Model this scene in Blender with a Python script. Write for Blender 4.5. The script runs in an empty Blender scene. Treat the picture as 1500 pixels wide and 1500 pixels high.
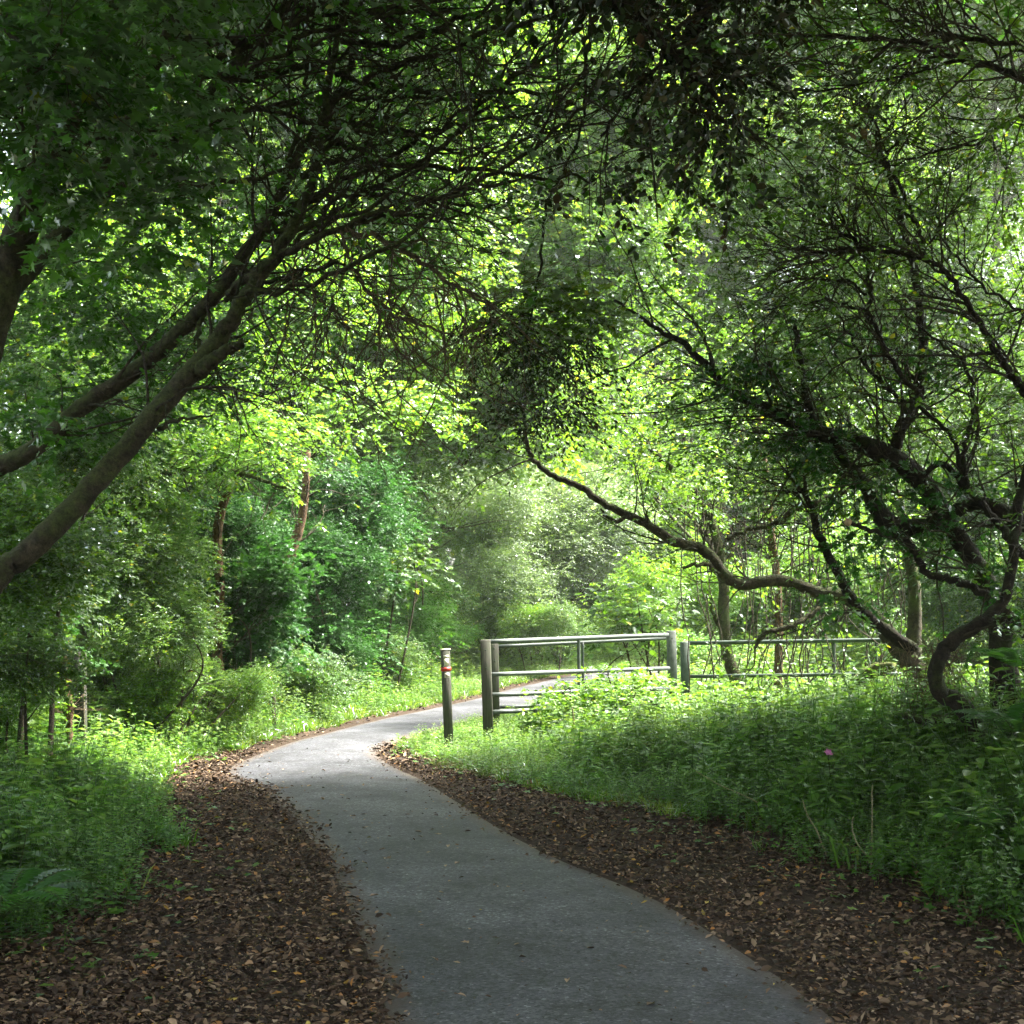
import bpy, math, random
import numpy as np
R = np.random.RandomState(7)
random.seed(7)
SC = bpy.context.scene
COL = SC.collection

# ---------------------------------------------------------------- camera, sky, sun, exposure
F, CX, HY, EYE = 1950.0, 750.0, 885.0, 1.65      # focal length and horizon in photo pixels, eye height in metres
cam = bpy.data.cameras.new('camera')
cam.sensor_width = 36.0
cam.lens = 36.0 * F / 1500.0
cam.shift_y = (HY - 750.0) / 1500.0
cam.clip_start = 0.05
cam.clip_end = 600
camo = bpy.data.objects.new('camera', cam)
camo.location = (0, 0, EYE)
camo.rotation_euler = (math.radians(90), 0, 0)
COL.objects.link(camo)
SC.camera = camo

SUN_EL, SUN_AZ = math.radians(57), math.radians(68)   # azimuth from +Y towards +X
world = bpy.data.worlds.new('World')
SC.world = world
world.use_nodes = True
wn = world.node_tree
sky = wn.nodes.new('ShaderNodeTexSky')
sky.sky_type = 'NISHITA'
sky.sun_disc = False
sky.sun_elevation = SUN_EL
sky.sun_rotation = SUN_AZ
sky.dust_density = 4.0
sky.air_density = 1.0
sky.ozone_density = 1.0
veil = wn.nodes.new('ShaderNodeHueSaturation'); veil.inputs['Saturation'].default_value = .45   # thin white cloud
wn.links.new(sky.outputs[0], veil.inputs['Color'])
wn.links.new(veil.outputs[0], wn.nodes['Background'].inputs[0])
wn.nodes['Background'].inputs[1].default_value = 0.125
sun = bpy.data.lights.new('sun', 'SUN')
sun.energy = 4.4
sun.angle = math.radians(6.0)
sun.color = (1.0, 0.95, 0.86)
suno = bpy.data.objects.new('sun', sun)
sd = np.array([math.sin(SUN_AZ) * math.cos(SUN_EL), math.cos(SUN_AZ) * math.cos(SUN_EL), math.sin(SUN_EL)])
from mathutils import Vector
suno.rotation_euler = Vector(sd).to_track_quat('Z', 'Y').to_euler()
suno.location = (0, 20, 30)
COL.objects.link(suno)
SC.view_settings.view_transform = 'Standard'
SC.view_settings.look = 'None'
SC.view_settings.gamma = 1
SC.view_settings.use_curve_mapping = False
SC.view_settings.exposure = 3.2
HAZE = 0.0005
cy = SC.cycles
cy.volume_bounces = 1
cy.max_bounces = 7
cy.diffuse_bounces = 5
cy.glossy_bounces = 2
cy.transmission_bounces = 5
cy.transparent_max_bounces = 6
cy.use_denoising = True
cy.sample_clamp_indirect = 6.0
cy.caustics_reflective = False
cy.caustics_refractive = False

# ---------------------------------------------------------------- helpers
def P(px, py, D):
    """a photo pixel at distance D to a point of the place"""
    return np.array([(px - CX) / F * D, D, EYE - (py - HY) / F * D])
def G(px, py, z=0.0):
    D = F * (EYE - z) / (py - HY)
    return np.array([(px - CX) / F * D, D, z])

def tag(o, label=None, cat=None, group=None, kind=None):
    if label: o['label'] = label
    if cat: o['category'] = cat
    if group: o['group'] = group
    if kind: o['kind'] = kind
    return o
def empty(name, loc, label=None, cat=None, group=None):
    o = bpy.data.objects.new(name, None)
    o.empty_display_size = 0.2
    o.location = loc
    COL.objects.link(o)
    o.matrix_world.translation = Vector(loc)
    return tag(o, label, cat, group)
def link(name, me, mat, parent=None, kind=None):
    o = bpy.data.objects.new(name, me)
    COL.objects.link(o)
    if mat is not None and not me.materials: me.materials.append(mat)
    if parent is not None:
        o.parent = parent
        o.location = -Vector(parent.location)      # the meshes are in world coordinates
    if kind: o['kind'] = kind
    return o
def mesh_np(name, V, FA, nper, smooth=False, tint=None):
    """FA: (n, nper) vertex indices"""
    me = bpy.data.meshes.new(name)
    V = np.ascontiguousarray(V, dtype=np.float32); FA = np.ascontiguousarray(FA, dtype=np.int32)
    me.vertices.add(len(V)); me.vertices.foreach_set('co', V.ravel())
    me.loops.add(FA.size); me.loops.foreach_set('vertex_index', FA.ravel())
    me.polygons.add(len(FA)); me.polygons.foreach_set('loop_start', np.arange(0, FA.size, nper, dtype=np.int32))
    if smooth: me.polygons.foreach_set('use_smooth', np.ones(len(FA), dtype=bool))
    me.update(calc_edges=True)
    if tint is not None:
        a = me.attributes.new('tint', 'FLOAT', 'FACE')
        a.data.foreach_set('value', np.ascontiguousarray(tint, dtype=np.float32))
    return me
def unit(v):
    return v / np.maximum(np.linalg.norm(v, axis=-1, keepdims=True), 1e-9)

class MB:
    """collects quads (triangles repeat a vertex-free fan) into one mesh"""
    def __init__(s): s.V, s.Q, s.n = [], [], 0
    def add(s, V, Q):
        V = np.asarray(V, float); s.V.append(V); s.Q.append(np.asarray(Q, int) + s.n); s.n += len(V)
    def tube(s, pts, rad, sides=8, rough=0.0, cap=True):
        pts = np.asarray(pts, float); K = len(pts); rad = np.broadcast_to(np.asarray(rad, float), (K,)).copy()
        T = unit(np.gradient(pts, axis=0))
        up = np.array([0, 0, 1.0]) if abs(T[0][2]) < 0.9 else np.array([1.0, 0, 0])
        N = np.zeros_like(T); n = unit(np.cross(T[0], up))
        for i in range(K):
            n = unit(n - T[i] * np.dot(n, T[i])); N[i] = n
        B = np.cross(T, N)
        a = np.arange(sides) * 2 * math.pi / sides
        rr = rad[:, None] * np.ones((1, sides))
        if rough: 
            ph = R.rand(4) * 6.28
            k = np.arange(K)[:, None]
            rr = rr * (1 + rough * (np.sin(2 * a[None] + ph[0] + k * .21) * .5 + np.sin(3 * a[None] + ph[1] - k * .33) * .5 + (R.rand(K, sides) - .5) * .8))
        V = pts[:, None] + rr[..., None] * (np.cos(a)[None, :, None] * N[:, None] + np.sin(a)[None, :, None] * B[:, None])
        i = np.arange(K - 1)[:, None] * sides; j = np.arange(sides)[None]; j2 = (j + 1) % sides
        Q = np.stack([i + j, i + j2, i + sides + j2, i + sides + j], -1).reshape(-1, 4)
        V = V.reshape(-1, 3)
        if cap and sides >= 4:
            c0 = len(V); V = np.vstack([V, pts[0], pts[-1]])
            e = (K - 1) * sides
            caps = []
            for q in range(0, sides, 2):
                q1, q2 = (q + 1) % sides, (q + 2) % sides
                caps.append([c0, q2, q1, q]); caps.append([c0 + 1, e + q, e + q1, e + q2])
            Q = np.vstack([Q, caps])
        s.add(V, Q)
    def box(s, lo, hi, ax=None, org=None, bev=0.0):
        lo, hi = np.array(lo, float), np.array(hi, float)
        if bev:
            a, b = lo, hi
            ring = [(a[0]+bev, a[1]), (b[0]-bev, a[1]), (b[0], a[1]+bev), (b[0], b[1]-bev), (b[0]-bev, b[1]), (a[0]+bev, b[1]), (a[0], b[1]-bev), (a[0], a[1]+bev)]
            V = []
            for z, ins in ((a[2], 0), (b[2]-bev, 0), (b[2], bev)):
                for x, y in ring:
                    V.append((x - ins*np.sign(x-(a[0]+b[0])/2), y - ins*np.sign(y-(a[1]+b[1])/2), z))
            V = np.array(V)
            Q = []
            for l in range(2):
                for j in range(8):
                    j2 = (j+1) % 8; Q.append([l*8+j, l*8+j2, l*8+8+j2, l*8+8+j])
            for o, fl in ((0, 1), (16, 0)):
                for t in ([0, 1, 2, 3], [0, 3, 4, 7], [4, 5, 6, 7]):
                    Q.append([o+k for k in (t[::-1] if fl else t)])
        else:
            V = np.array([[x, y, z] for x in (lo[0], hi[0]) for y in (lo[1], hi[1]) for z in (lo[2], hi[2])])
            Q = [[0, 1, 3, 2], [4, 6, 7, 5], [0, 4, 5, 1], [2, 3, 7, 6], [0, 2, 6, 4], [1, 5, 7, 3]]
        if ax is not None: V = V @ np.array(ax)
        if org is not None: V = V + np.array(org)
        s.add(V, Q)
    def build(s, name, mat, parent=None, kind=None, smooth=False):
        V = np.vstack(s.V); Q = np.vstack(s.Q)
        return link(name, mesh_np(name, V, Q, 4, smooth), mat, parent, kind)
    def tris(s): return sum(len(q) for q in s.Q) * 2

def crom(pts, n=6):
    """smooth curve through the points (any number of columns)"""
    p = np.asarray(pts, float)
    p = np.vstack([2 * p[0] - p[1], p, 2 * p[-1] - p[-2]])
    t = np.linspace(0, 1, n, endpoint=False)[:, None]; out = []
    for i in range(1, len(p) - 2):
        a, b, c, d = p[i-1], p[i], p[i+1], p[i+2]
        out.append(0.5 * (2*b + (c-a)*t + (2*a-5*b+4*c-d)*t*t + (3*b-a-3*c+d)*t**3))
    return np.vstack(out + [p[-2][None]])

# ---------------------------------------------------------------- materials
def new_mat(name):
    m = bpy.data.materials.new(name); m.use_nodes = True
    nt = m.node_tree
    for n in list(nt.nodes): nt.nodes.remove(n)
    out = nt.nodes.new('ShaderNodeOutputMaterial')
    return m, nt, out
def nd(nt, t, **kw):
    n = nt.nodes.new(t)
    for k, v in kw.items():
        if k.startswith('i_'):
            key = k[2:]; key = int(key) if key.isdigit() else key.replace('_', ' ')
            n.inputs[key].default_value = v
        else: setattr(n, k, v)
    return n
def ramp(nt, fac, stops):
    r = nt.nodes.new('ShaderNodeValToRGB')
    el = r.color_ramp.elements
    while len(el) < len(stops): el.new(0.5)
    for e, (p, c) in zip(el, stops):
        e.position = p; e.color = (*c, 1)
    nt.links.new(fac, r.inputs[0])
    return r.outputs[0]
def noise(nt, scale, detail=4, rough=.6, vec=None, out='Fac'):
    n = nd(nt, 'ShaderNodeTexNoise'); n.inputs['Scale'].default_value = scale
    n.inputs['Detail'].default_value = detail; n.inputs['Roughness'].default_value = rough
    if vec is not None: nt.links.new(vec, n.inputs['Vector'])
    return n.outputs[out]
def geo(nt): return nd(nt, 'ShaderNodeNewGeometry')

def leaf_mat(name, stops, trans, gloss=0.35, rough=0.42, tfac=0.45):
    """stops: colour of the leaf surface over the per-leaf tint; trans: tint of light that shines through"""
    m, nt, out = new_mat(name); L = nt.links.new
    at = nd(nt, 'ShaderNodeAttribute', attribute_name='tint')
    c = ramp(nt, at.outputs['Fac'], stops)
    g = geo(nt)
    vary = nd(nt, 'ShaderNodeHueSaturation')
    nz = noise(nt, 1.3, 2, .5, g.outputs['Position'])
    mr = nd(nt, 'ShaderNodeMapRange'); L(nz, mr.inputs[0]); mr.inputs[1].default_value = .3; mr.inputs[2].default_value = .7
    mr.inputs[3].default_value = .75; mr.inputs[4].default_value = 1.3
    oi = nd(nt, 'ShaderNodeObjectInfo'); om = nd(nt, 'ShaderNodeMapRange'); L(oi.outputs['Random'], om.inputs[0]); om.inputs[3].default_value = .78; om.inputs[4].default_value = 1.22
    vm = nd(nt, 'ShaderNodeMath', operation='MULTIPLY'); L(mr.outputs[0], vm.inputs[0]); L(om.outputs[0], vm.inputs[1])
    L(vm.outputs[0], vary.inputs['Value']); L(c, vary.inputs['Color'])
    d = nd(nt, 'ShaderNodeBsdfDiffuse'); L(vary.outputs[0], d.inputs[0])
    tm = nd(nt, 'ShaderNodeMix', data_type='RGBA', blend_type='MULTIPLY'); tm.inputs['Factor'].default_value = 1
    L(vary.outputs[0], tm.inputs['A']); tm.inputs['B'].default_value = (*trans, 1)
    tr = nd(nt, 'ShaderNodeBsdfTranslucent'); L(tm.outputs['Result'], tr.inputs[0])
    mx = nd(nt, 'ShaderNodeMixShader'); mx.inputs[0].default_value = tfac
    L(d.outputs[0], mx.inputs[1]); L(tr.outputs[0], mx.inputs[2])
    gl = nd(nt, 'ShaderNodeBsdfGlossy'); gl.inputs['Roughness'].default_value = rough; gl.inputs[0].default_value = (.9, .95, 1, 1)
    fr = nd(nt, 'ShaderNodeFresnel'); fr.inputs[0].default_value = 1.4
    fm = nd(nt, 'ShaderNodeMath', operation='MULTIPLY'); L(fr.outputs[0], fm.inputs[0]); fm.inputs[1].default_value = gloss
    fa = nd(nt, 'ShaderNodeMath', operation='ADD'); L(fm.outputs[0], fa.inputs[0]); fa.inputs[1].default_value = 0.0; fa.use_clamp = True
    m2 = nd(nt, 'ShaderNodeMixShader'); L(fa.outputs[0], m2.inputs[0]); L(mx.outputs[0], m2.inputs[1]); L(gl.outputs[0], m2.inputs[2])
    L(m2.outputs[0], out.inputs[0])
    return m

def pbsdf(nt, out, color, rough=.8, spec=.3, metal=0, bump=None, bstr=.4, bdist=.02):
    b = nd(nt, 'ShaderNodeBsdfPrincipled'); L = nt.links.new
    if isinstance(color, tuple): b.inputs['Base Color'].default_value = (*color, 1)
    else: L(color, b.inputs['Base Color'])
    if isinstance(rough, float): b.inputs['Roughness'].default_value = rough
    else: L(rough, b.inputs['Roughness'])
    b.inputs['Specular IOR Level'].default_value = spec; b.inputs['Metallic'].default_value = metal
    if bump is not None:
        bp = nd(nt, 'ShaderNodeBump'); bp.inputs['Strength'].default_value = bstr; bp.inputs['Distance'].default_value = bdist
        L(bump, bp.inputs['Height']); L(bp.outputs[0], b.inputs['Normal'])
    L(b.outputs[0], out.inputs[0])
    return b

def bark_mat(name, dark, light, moss, moss_amt=.5, scale=9):
    m, nt, out = new_mat(name); L = nt.links.new
    g = geo(nt); pos = g.outputs['Position']
    n1 = noise(nt, scale, 6, .7, pos)
    base = ramp(nt, n1, [(.3, dark), (.62, light), (.8, tuple(min(1, x*1.7) for x in light))])
    sp = nd(nt, 'ShaderNodeSeparateXYZ'); L(g.outputs['Normal'], sp.inputs[0])
    n2 = noise(nt, 3.5, 5, .7, pos)
    ad = nd(nt, 'ShaderNodeMath', operation='MULTIPLY_ADD'); L(sp.outputs[2], ad.inputs[0]); ad.inputs[1].default_value = .18; L(n2, ad.inputs[2])
    mf = nd(nt, 'ShaderNodeMapRange'); L(ad.outputs[0], mf.inputs[0]); mf.inputs[1].default_value = .62 - moss_amt * .25; mf.inputs[2].default_value = .72 - moss_amt * .15
    mf.inputs[4].default_value = .85
    mc = nd(nt, 'ShaderNodeMix', data_type='RGBA'); L(mf.outputs[0], mc.inputs['Factor']); L(base, mc.inputs['A']); mc.inputs['B'].default_value = (*moss, 1)
    n3 = noise(nt, scale * 4, 8, .75, pos); n4 = noise(nt, scale * 3.2, 8, .8, pos)
    fc = ramp(nt, n4, [(.34, (.30, .28, .26)), (.48, (.95, .95, .95)), (.64, (1.7, 1.7, 1.6))])
    mm = nd(nt, 'ShaderNodeMix', data_type='RGBA', blend_type='MULTIPLY'); mm.inputs['Factor'].default_value = 1; L(mc.outputs['Result'], mm.inputs['A']); L(fc, mm.inputs['B'])
    pbsdf(nt, out, mm.outputs['Result'], .85, .25, 0, n3, 1.0, .05)
    return m

M = {}
# leaves: dark, middle, light, rare yellow over the tint 0..1
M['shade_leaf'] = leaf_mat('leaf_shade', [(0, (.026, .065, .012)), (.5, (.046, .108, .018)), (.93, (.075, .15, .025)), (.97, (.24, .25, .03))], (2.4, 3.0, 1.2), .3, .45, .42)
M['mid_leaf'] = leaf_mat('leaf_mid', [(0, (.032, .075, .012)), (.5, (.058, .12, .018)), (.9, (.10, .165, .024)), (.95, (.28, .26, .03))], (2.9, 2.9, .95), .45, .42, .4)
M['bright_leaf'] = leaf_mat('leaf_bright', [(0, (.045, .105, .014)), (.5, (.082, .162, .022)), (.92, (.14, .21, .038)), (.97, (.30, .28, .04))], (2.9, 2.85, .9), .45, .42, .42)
M['pale_leaf'] = leaf_mat('leaf_pale', [(0, (.10, .155, .05)), (.5, (.17, .245, .09)), (1, (.28, .34, .16))], (2.2, 2.4, 1.0), .8, .42, .42)
M['ivy_leaf'] = leaf_mat('leaf_ivy', [(0, (.014, .045, .010)), (.5, (.028, .078, .016)), (1, (.055, .115, .030))], (1.8, 2.4, .9), .22, .4, .3)
M['holly_leaf'] = leaf_mat('leaf_evergreen', [(0, (.020, .032, .012)), (.45, (.034, .052, .018)), (.7, (.07, .055, .026)), (1, (.11, .07, .038))], (1.2, 1.4, .7), .15, .55, .2)
M['herb_leaf'] = leaf_mat('leaf_herb', [(0, (.034, .09, .013)), (.5, (.060, .14, .02)), (1, (.12, .20, .04))], (3.0, 3.0, 1.0), .35, .4, .4)
M['grass'] = leaf_mat('grass_blade', [(0, (.045, .11, .012)), (.6, (.08, .16, .02)), (1, (.17, .20, .06))], (2.4, 2.4, .9), .3, .45, .4)
M['fern'] = leaf_mat('fern_leaf', [(0, (.022, .075, .012)), (1, (.045, .12, .02))], (3.0, 3.0, 1.0), .3)
M['bark'] = bark_mat('bark_green', (.018, .014, .009), (.078, .062, .040), (.062, .082, .020), .85)
M['bark_dark'] = bark_mat('bark_dark', (.009, .007, .005), (.040, .029, .020), (.035, .045, .012), .4, 10)
M['bark_pale'] = bark_mat('bark_pale', (.035, .028, .018), (.11, .09, .06), (.06, .08, .022), .5, 8)
M['bark_brown'] = bark_mat('bark_brown', (.06, .035, .02), (.17, .10, .055), (.06, .075, .025), .2, 8)
M['moss_log'] = bark_mat('mossy_wood', (.03, .024, .014), (.08, .065, .03), (.085, .105, .015), 1.25, 6)
M['twig'] = bark_mat('twig_bark', (.028, .022, .015), (.085, .065, .043), (.04, .05, .015), .3, 20)
M['dead_twig'] = bark_mat('dead_twig', (.07, .045, .028), (.19, .135, .085), (.12, .10, .05), .1, 20)
M['stem'] = bark_mat('green_stem', (.04, .07, .02), (.09, .12, .04), (.06, .1, .02), .3, 20)
M['straw'] = bark_mat('straw_stalk', (.22, .19, .10), (.42, .37, .22), (.25, .27, .12), .1, 20)

def simple(name, color, rough=.7, metal=0, spec=.4, n=30, amt=.25, bstr=.3):
    m, nt, out = new_mat(name); g = geo(nt)
    nz = noise(nt, n, 5, .7, g.outputs['Position'])
    lo = tuple(c * (1 - amt) for c in color); hi = tuple(min(1, c * (1 + amt)) for c in color)
    pbsdf(nt, out, ramp(nt, nz, [(.3, lo), (.7, hi)]), rough, spec, metal, nz, bstr, .004)
    return m
M['rail'] = simple('galvanised_rail', (.065, .078, .072), .55, .1, .5, 25, .35)
M['steel_post'] = simple('painted_steel_post', (.07, .085, .07), .6, 0, .4, 18, .4)
M['dark_rail'] = simple('weathered_green_rail', (.045, .065, .05), .55, .1, .5, 18, .4)
M['red'] = simple('red_band', (.45, .035, .02), .5, 0, .4, 40, .15)
M['cream'] = simple('cream_plaque', (.62, .60, .42), .5, 0, .4, 40, .15)
M['white'] = simple('white_disc', (.70, .66, .50), .5, 0, .4, 40, .1)
M['ink'] = simple('dark_print', (.05, .035, .03), .6, 0, .3, 40, .1)
M['cutwood'] = simple('cut_wood', (.42, .30, .17), .8, 0, .2, 60, .3)
M['pink'] = simple('pink_petal', (.40, .13, .27), .6, 0, .3, 60, .2)
def wood_post(name, dark, light, moss):
    m, nt, out = new_mat(name); L = nt.links.new; g = geo(nt)
    mp = nd(nt, 'ShaderNodeMapping'); mp.inputs['Scale'].default_value = (1, 1, .06); L(g.outputs['Position'], mp.inputs[0])
    n1 = noise(nt, 55, 6, .7, mp.outputs[0]); c = ramp(nt, n1, [(.3, dark), (.65, light), (.8, tuple(x*1.4 for x in light))])
    n2 = noise(nt, 7, 5, .7, g.outputs['Position'])
    mf = nd(nt, 'ShaderNodeMapRange'); L(n2, mf.inputs[0]); mf.inputs[1].default_value = .45; mf.inputs[2].default_value = .68; mf.inputs[4].default_value = .7
    mc = nd(nt, 'ShaderNodeMix', data_type='RGBA'); L(mf.outputs[0], mc.inputs['Factor']); L(c, mc.inputs['A']); mc.inputs['B'].default_value = (*moss, 1)
    pbsdf(nt, out, mc.outputs['Result'], .85, .2, 0, n1, .8, .006)
    return m
M['wood'] = wood_post('weathered_post_wood', (.035, .033, .027), (.095, .092, .075), (.06, .08, .04))
M['wood_dark'] = wood_post('dark_post_wood', (.03, .03, .025), (.07, .065, .055), (.05, .065, .03))

# ---------------------------------------------------------------- path edges and terrain
LEFT = [(-.2, -14), (-.05, -6), (-.18, 0), (-.40, 4), tuple(G(548, 1500)[:2]), tuple(G(512, 1370)[:2]), tuple(G(455, 1240)[:2]), tuple(G(385, 1165)[:2]),
        tuple(G(322, 1132)[:2]), tuple(G(400, 1095)[:2]), tuple(G(470, 1075)[:2]), tuple(G(550, 1055)[:2]), tuple(G(620, 1040)[:2]), tuple(G(700, 1022)[:2]),
        (.14, 26.8), (1.65, 31.5), (4.4, 34.8), (9, 38), (16, 41)]
RIGHT = [(2.0, -14), (1.9, -6), (1.75, 0), (1.50, 4), tuple(G(1250, 1500)[:2]), tuple(G(1140, 1420)[:2]), tuple(G(1015, 1340)[:2]), tuple(G(910, 1290)[:2]),
         tuple(G(800, 1245)[:2]), tuple(G(700, 1190)[:2]), tuple(G(640, 1150)[:2]), tuple(G(590, 1125)[:2]), tuple(G(558, 1104)[:2]), tuple(G(590, 1086)[:2]),
         tuple(G(660, 1066)[:2]), tuple(G(720, 1050)[:2]), tuple(G(800, 1035)[:2]), (1.83, 23.8), (3.6, 26.2), (6.5, 29.5), (10.5, 32.5), (17, 36)]
LC, RC = crom(LEFT, 8), crom(RIGHT, 8)
def pdist(x, y, C):
    """distance to a polyline"""
    x = np.asarray(x, float).ravel(); y = np.asarray(y, float).ravel(); best = np.full(len(x), 1e9)
    for a, b in zip(C[:-1], C[1:]):
        d = b - a; L2 = max(d @ d, 1e-9)
        t = np.clip(((x - a[0]) * d[0] + (y - a[1]) * d[1]) / L2, 0, 1)
        best = np.minimum(best, np.hypot(x - a[0] - t * d[0], y - a[1] - t * d[1]))
    return best
POLY = np.vstack([LC, RC[::-1]])
def inside(x, y):
    x = np.asarray(x, float).ravel(); y = np.asarray(y, float).ravel(); c = np.zeros(len(x), bool)
    n = len(POLY)
    for i in range(n):
        x1, y1 = POLY[i]; x2, y2 = POLY[(i+1) % n]
        if y1 == y2: continue
        c ^= ((y1 > y) != (y2 > y)) & (x < (x2 - x1) * (y - y1) / (y2 - y1) + x1)
    return c
def side(x, y):
    """(signed distance outside the left edge, outside the right edge); negative = not on that side"""
    dl, dr, ins = pdist(x, y, LC), pdist(x, y, RC), inside(x, y)
    L = np.where(ins, -dl, np.where(dl <= dr, dl, -1)); Rr = np.where(ins, -dr, np.where(dr < dl, dr, -1))
    return L, Rr
def sst(a, b, v):
    t = np.clip((v - a) / (b - a), 0, 1); return t * t * (3 - 2 * t)
def wob(x, y, s=1.0, k=0):
    return (np.sin(x*1.7*s+k) * np.cos(y*1.3*s+k*2) + np.sin(x*3.1*s+y*2.3*s+k*3) * .5 + np.sin(y*5.3*s-x*4.1*s+k) * .3) / 1.8
def height_(x, y, L, Rr):
    h = .55 * sst(.8, 4.4, Rr) * (.18 + .82 * sst(15.5, 10.5, y)) + .35 * sst(1.2, 6, L)
    off = np.maximum(np.maximum(L, Rr), 0)
    return h + (wob(x, y) * .05 + wob(x, y, .35, 2) * .12) * sst(.2, 2.5, off) + .9 * sst(9, 30, off)
def height(x, y):
    L, Rr = side(x, y); return height_(np.ravel(x), np.ravel(y), L, Rr)
def grid(xs, ys, zf):
    X, Y = np.meshgrid(xs, ys); Z = zf(X.ravel(), Y.ravel())
    V = np.stack([X.ravel(), Y.ravel(), Z], 1); nx, ny = len(xs), len(ys)
    i = (np.arange(ny-1)[:, None] * nx + np.arange(nx-1)[None]).ravel()
    return V, np.stack([i, i+1, i+nx+1, i+nx], 1)

# ground
m, nt, out = new_mat('woodland_soil'); g = geo(nt)
n1 = noise(nt, 14, 8, .75, g.outputs['Position']); n2 = noise(nt, 70, 5, .7, g.outputs['Position'])
mxn = nd(nt, 'ShaderNodeMath', operation='ADD'); nt.links.new(n1, mxn.inputs[0]); nt.links.new(n2, mxn.inputs[1])
hv = nd(nt, 'ShaderNodeMath', operation='MULTIPLY'); nt.links.new(mxn.outputs[0], hv.inputs[0]); hv.inputs[1].default_value = .5
pbsdf(nt, out, ramp(nt, hv.outputs[0], [(.3, (.010, .007, .005)), (.5, (.035, .023, .015)), (.7, (.085, .056, .035))]), .9, .15, 0, hv.outputs[0], .9, .03)
M['soil'] = m
xs = np.concatenate([np.linspace(-90, -9, 14, endpoint=False), np.linspace(-9, 10, 150), np.linspace(10, 90, 15)[1:]])
ys = np.concatenate([np.linspace(-60, -4, 12, endpoint=False), np.linspace(-4, 42, 260), np.linspace(42, 160, 16)[1:]])
V, Q = grid(xs, ys, lambda x, y: height(x, y))
tag(link('ground', mesh_np('ground', V, Q, 4, True), M['soil']), 'brown woodland soil under the litter and plants', kind='structure')

# path: strips across, a slight crown, ragged edges
m, nt, out = new_mat('worn_asphalt'); g = geo(nt); L_ = nt.links.new; pos = g.outputs['Position']
big = noise(nt, .9, 5, .6, pos); fine = noise(nt, 120, 4, .85, pos); med = noise(nt, 22, 6, .7, pos)
c1 = ramp(nt, big, [(.3, (.028, .029, .034)), (.5, (.050, .052, .061)), (.72, (.084, .086, .096))])
c2 = ramp(nt, fine, [(.30, (.35, .35, .35)), (.45, (.85, .85, .85)), (.58, (1.05, 1.05, 1.05)), (.70, (1.7, 1.7, 1.7))])
vo = nd(nt, 'ShaderNodeTexVoronoi'); vo.inputs['Scale'].default_value = 75; L_(pos, vo.inputs['Vector'])
vsep = nd(nt, 'ShaderNodeSeparateColor'); L_(vo.outputs['Color'], vsep.inputs[0])
c4 = ramp(nt, vsep.outputs[0], [(0, (.30, .30, .31)), (.25, (.72, .72, .72)), (.7, (1.05, 1.05, 1.04)), (.93, (1.45, 1.44, 1.42)), (1, (2.6, 2.55, 2.4))])
c3 = ramp(nt, med, [(.30, (.55, .53, .51)), (.5, (1, 1, 1)), (.7, (1.15, 1.14, 1.12))])
a = nd(nt, 'ShaderNodeMix', data_type='RGBA', blend_type='MULTIPLY'); a.inputs['Factor'].default_value = 1; L_(c1, a.inputs['A']); L_(c2, a.inputs['B'])
b = nd(nt, 'ShaderNodeMix', data_type='RGBA', blend_type='MULTIPLY'); b.inputs['Factor'].default_value = 1; L_(a.outputs['Result'], b.inputs['A']); L_(c3, b.inputs['B'])
b2 = nd(nt, 'ShaderNodeMix', data_type='RGBA', blend_type='MULTIPLY'); b2.inputs['Factor'].default_value = 1; L_(b.outputs['Result'], b2.inputs['A']); L_(c4, b2.inputs['B'])
stn = noise(nt, 2.3, 7, .72, pos); c5 = ramp(nt, stn, [(.34, (.45, .44, .44)), (.46, (.85, .85, .85)), (.62, (1.15, 1.15, 1.16))])
b3 = nd(nt, 'ShaderNodeMix', data_type='RGBA', blend_type='MULTIPLY'); b3.inputs['Factor'].default_value = 1; L_(b2.outputs['Result'], b3.inputs['A']); L_(c5, b3.inputs['B']); b = b3
ea = nd(nt, 'ShaderNodeAttribute', attribute_name='edge')
en = noise(nt, 16, 6, .75, pos)
em = nd(nt, 'ShaderNodeMath', operation='MULTIPLY_ADD'); L_(en, em.inputs[0]); em.inputs[1].default_value = -.22; L_(ea.outputs['Fac'], em.inputs[2])
er = nd(nt, 'ShaderNodeMapRange'); L_(em.outputs[0], er.inputs[0]); er.inputs[1].default_value = -.09; er.inputs[2].default_value = .10; er.inputs[3].default_value = 1; er.inputs[4].default_value = 0
ec = nd(nt, 'ShaderNodeMix', data_type='RGBA'); L_(er.outputs[0], ec.inputs['Factor']); L_(b.outputs['Result'], ec.inputs['A']); ec.inputs['B'].default_value = (.07, .05, .035, 1)
pbsdf(nt, out, ec.outputs['Result'], .72, .35, 0, fine, .5, .006)
M['asphalt'] = m
n_al = 420
def resample(C, n):
    s = np.r_[0, np.cumsum(np.hypot(*np.diff(C, axis=0).T))]; t = np.linspace(0, s[-1], n)
    return np.stack([np.interp(t, s, C[:, 0]), np.interp(t, s, C[:, 1])], 1)
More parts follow.
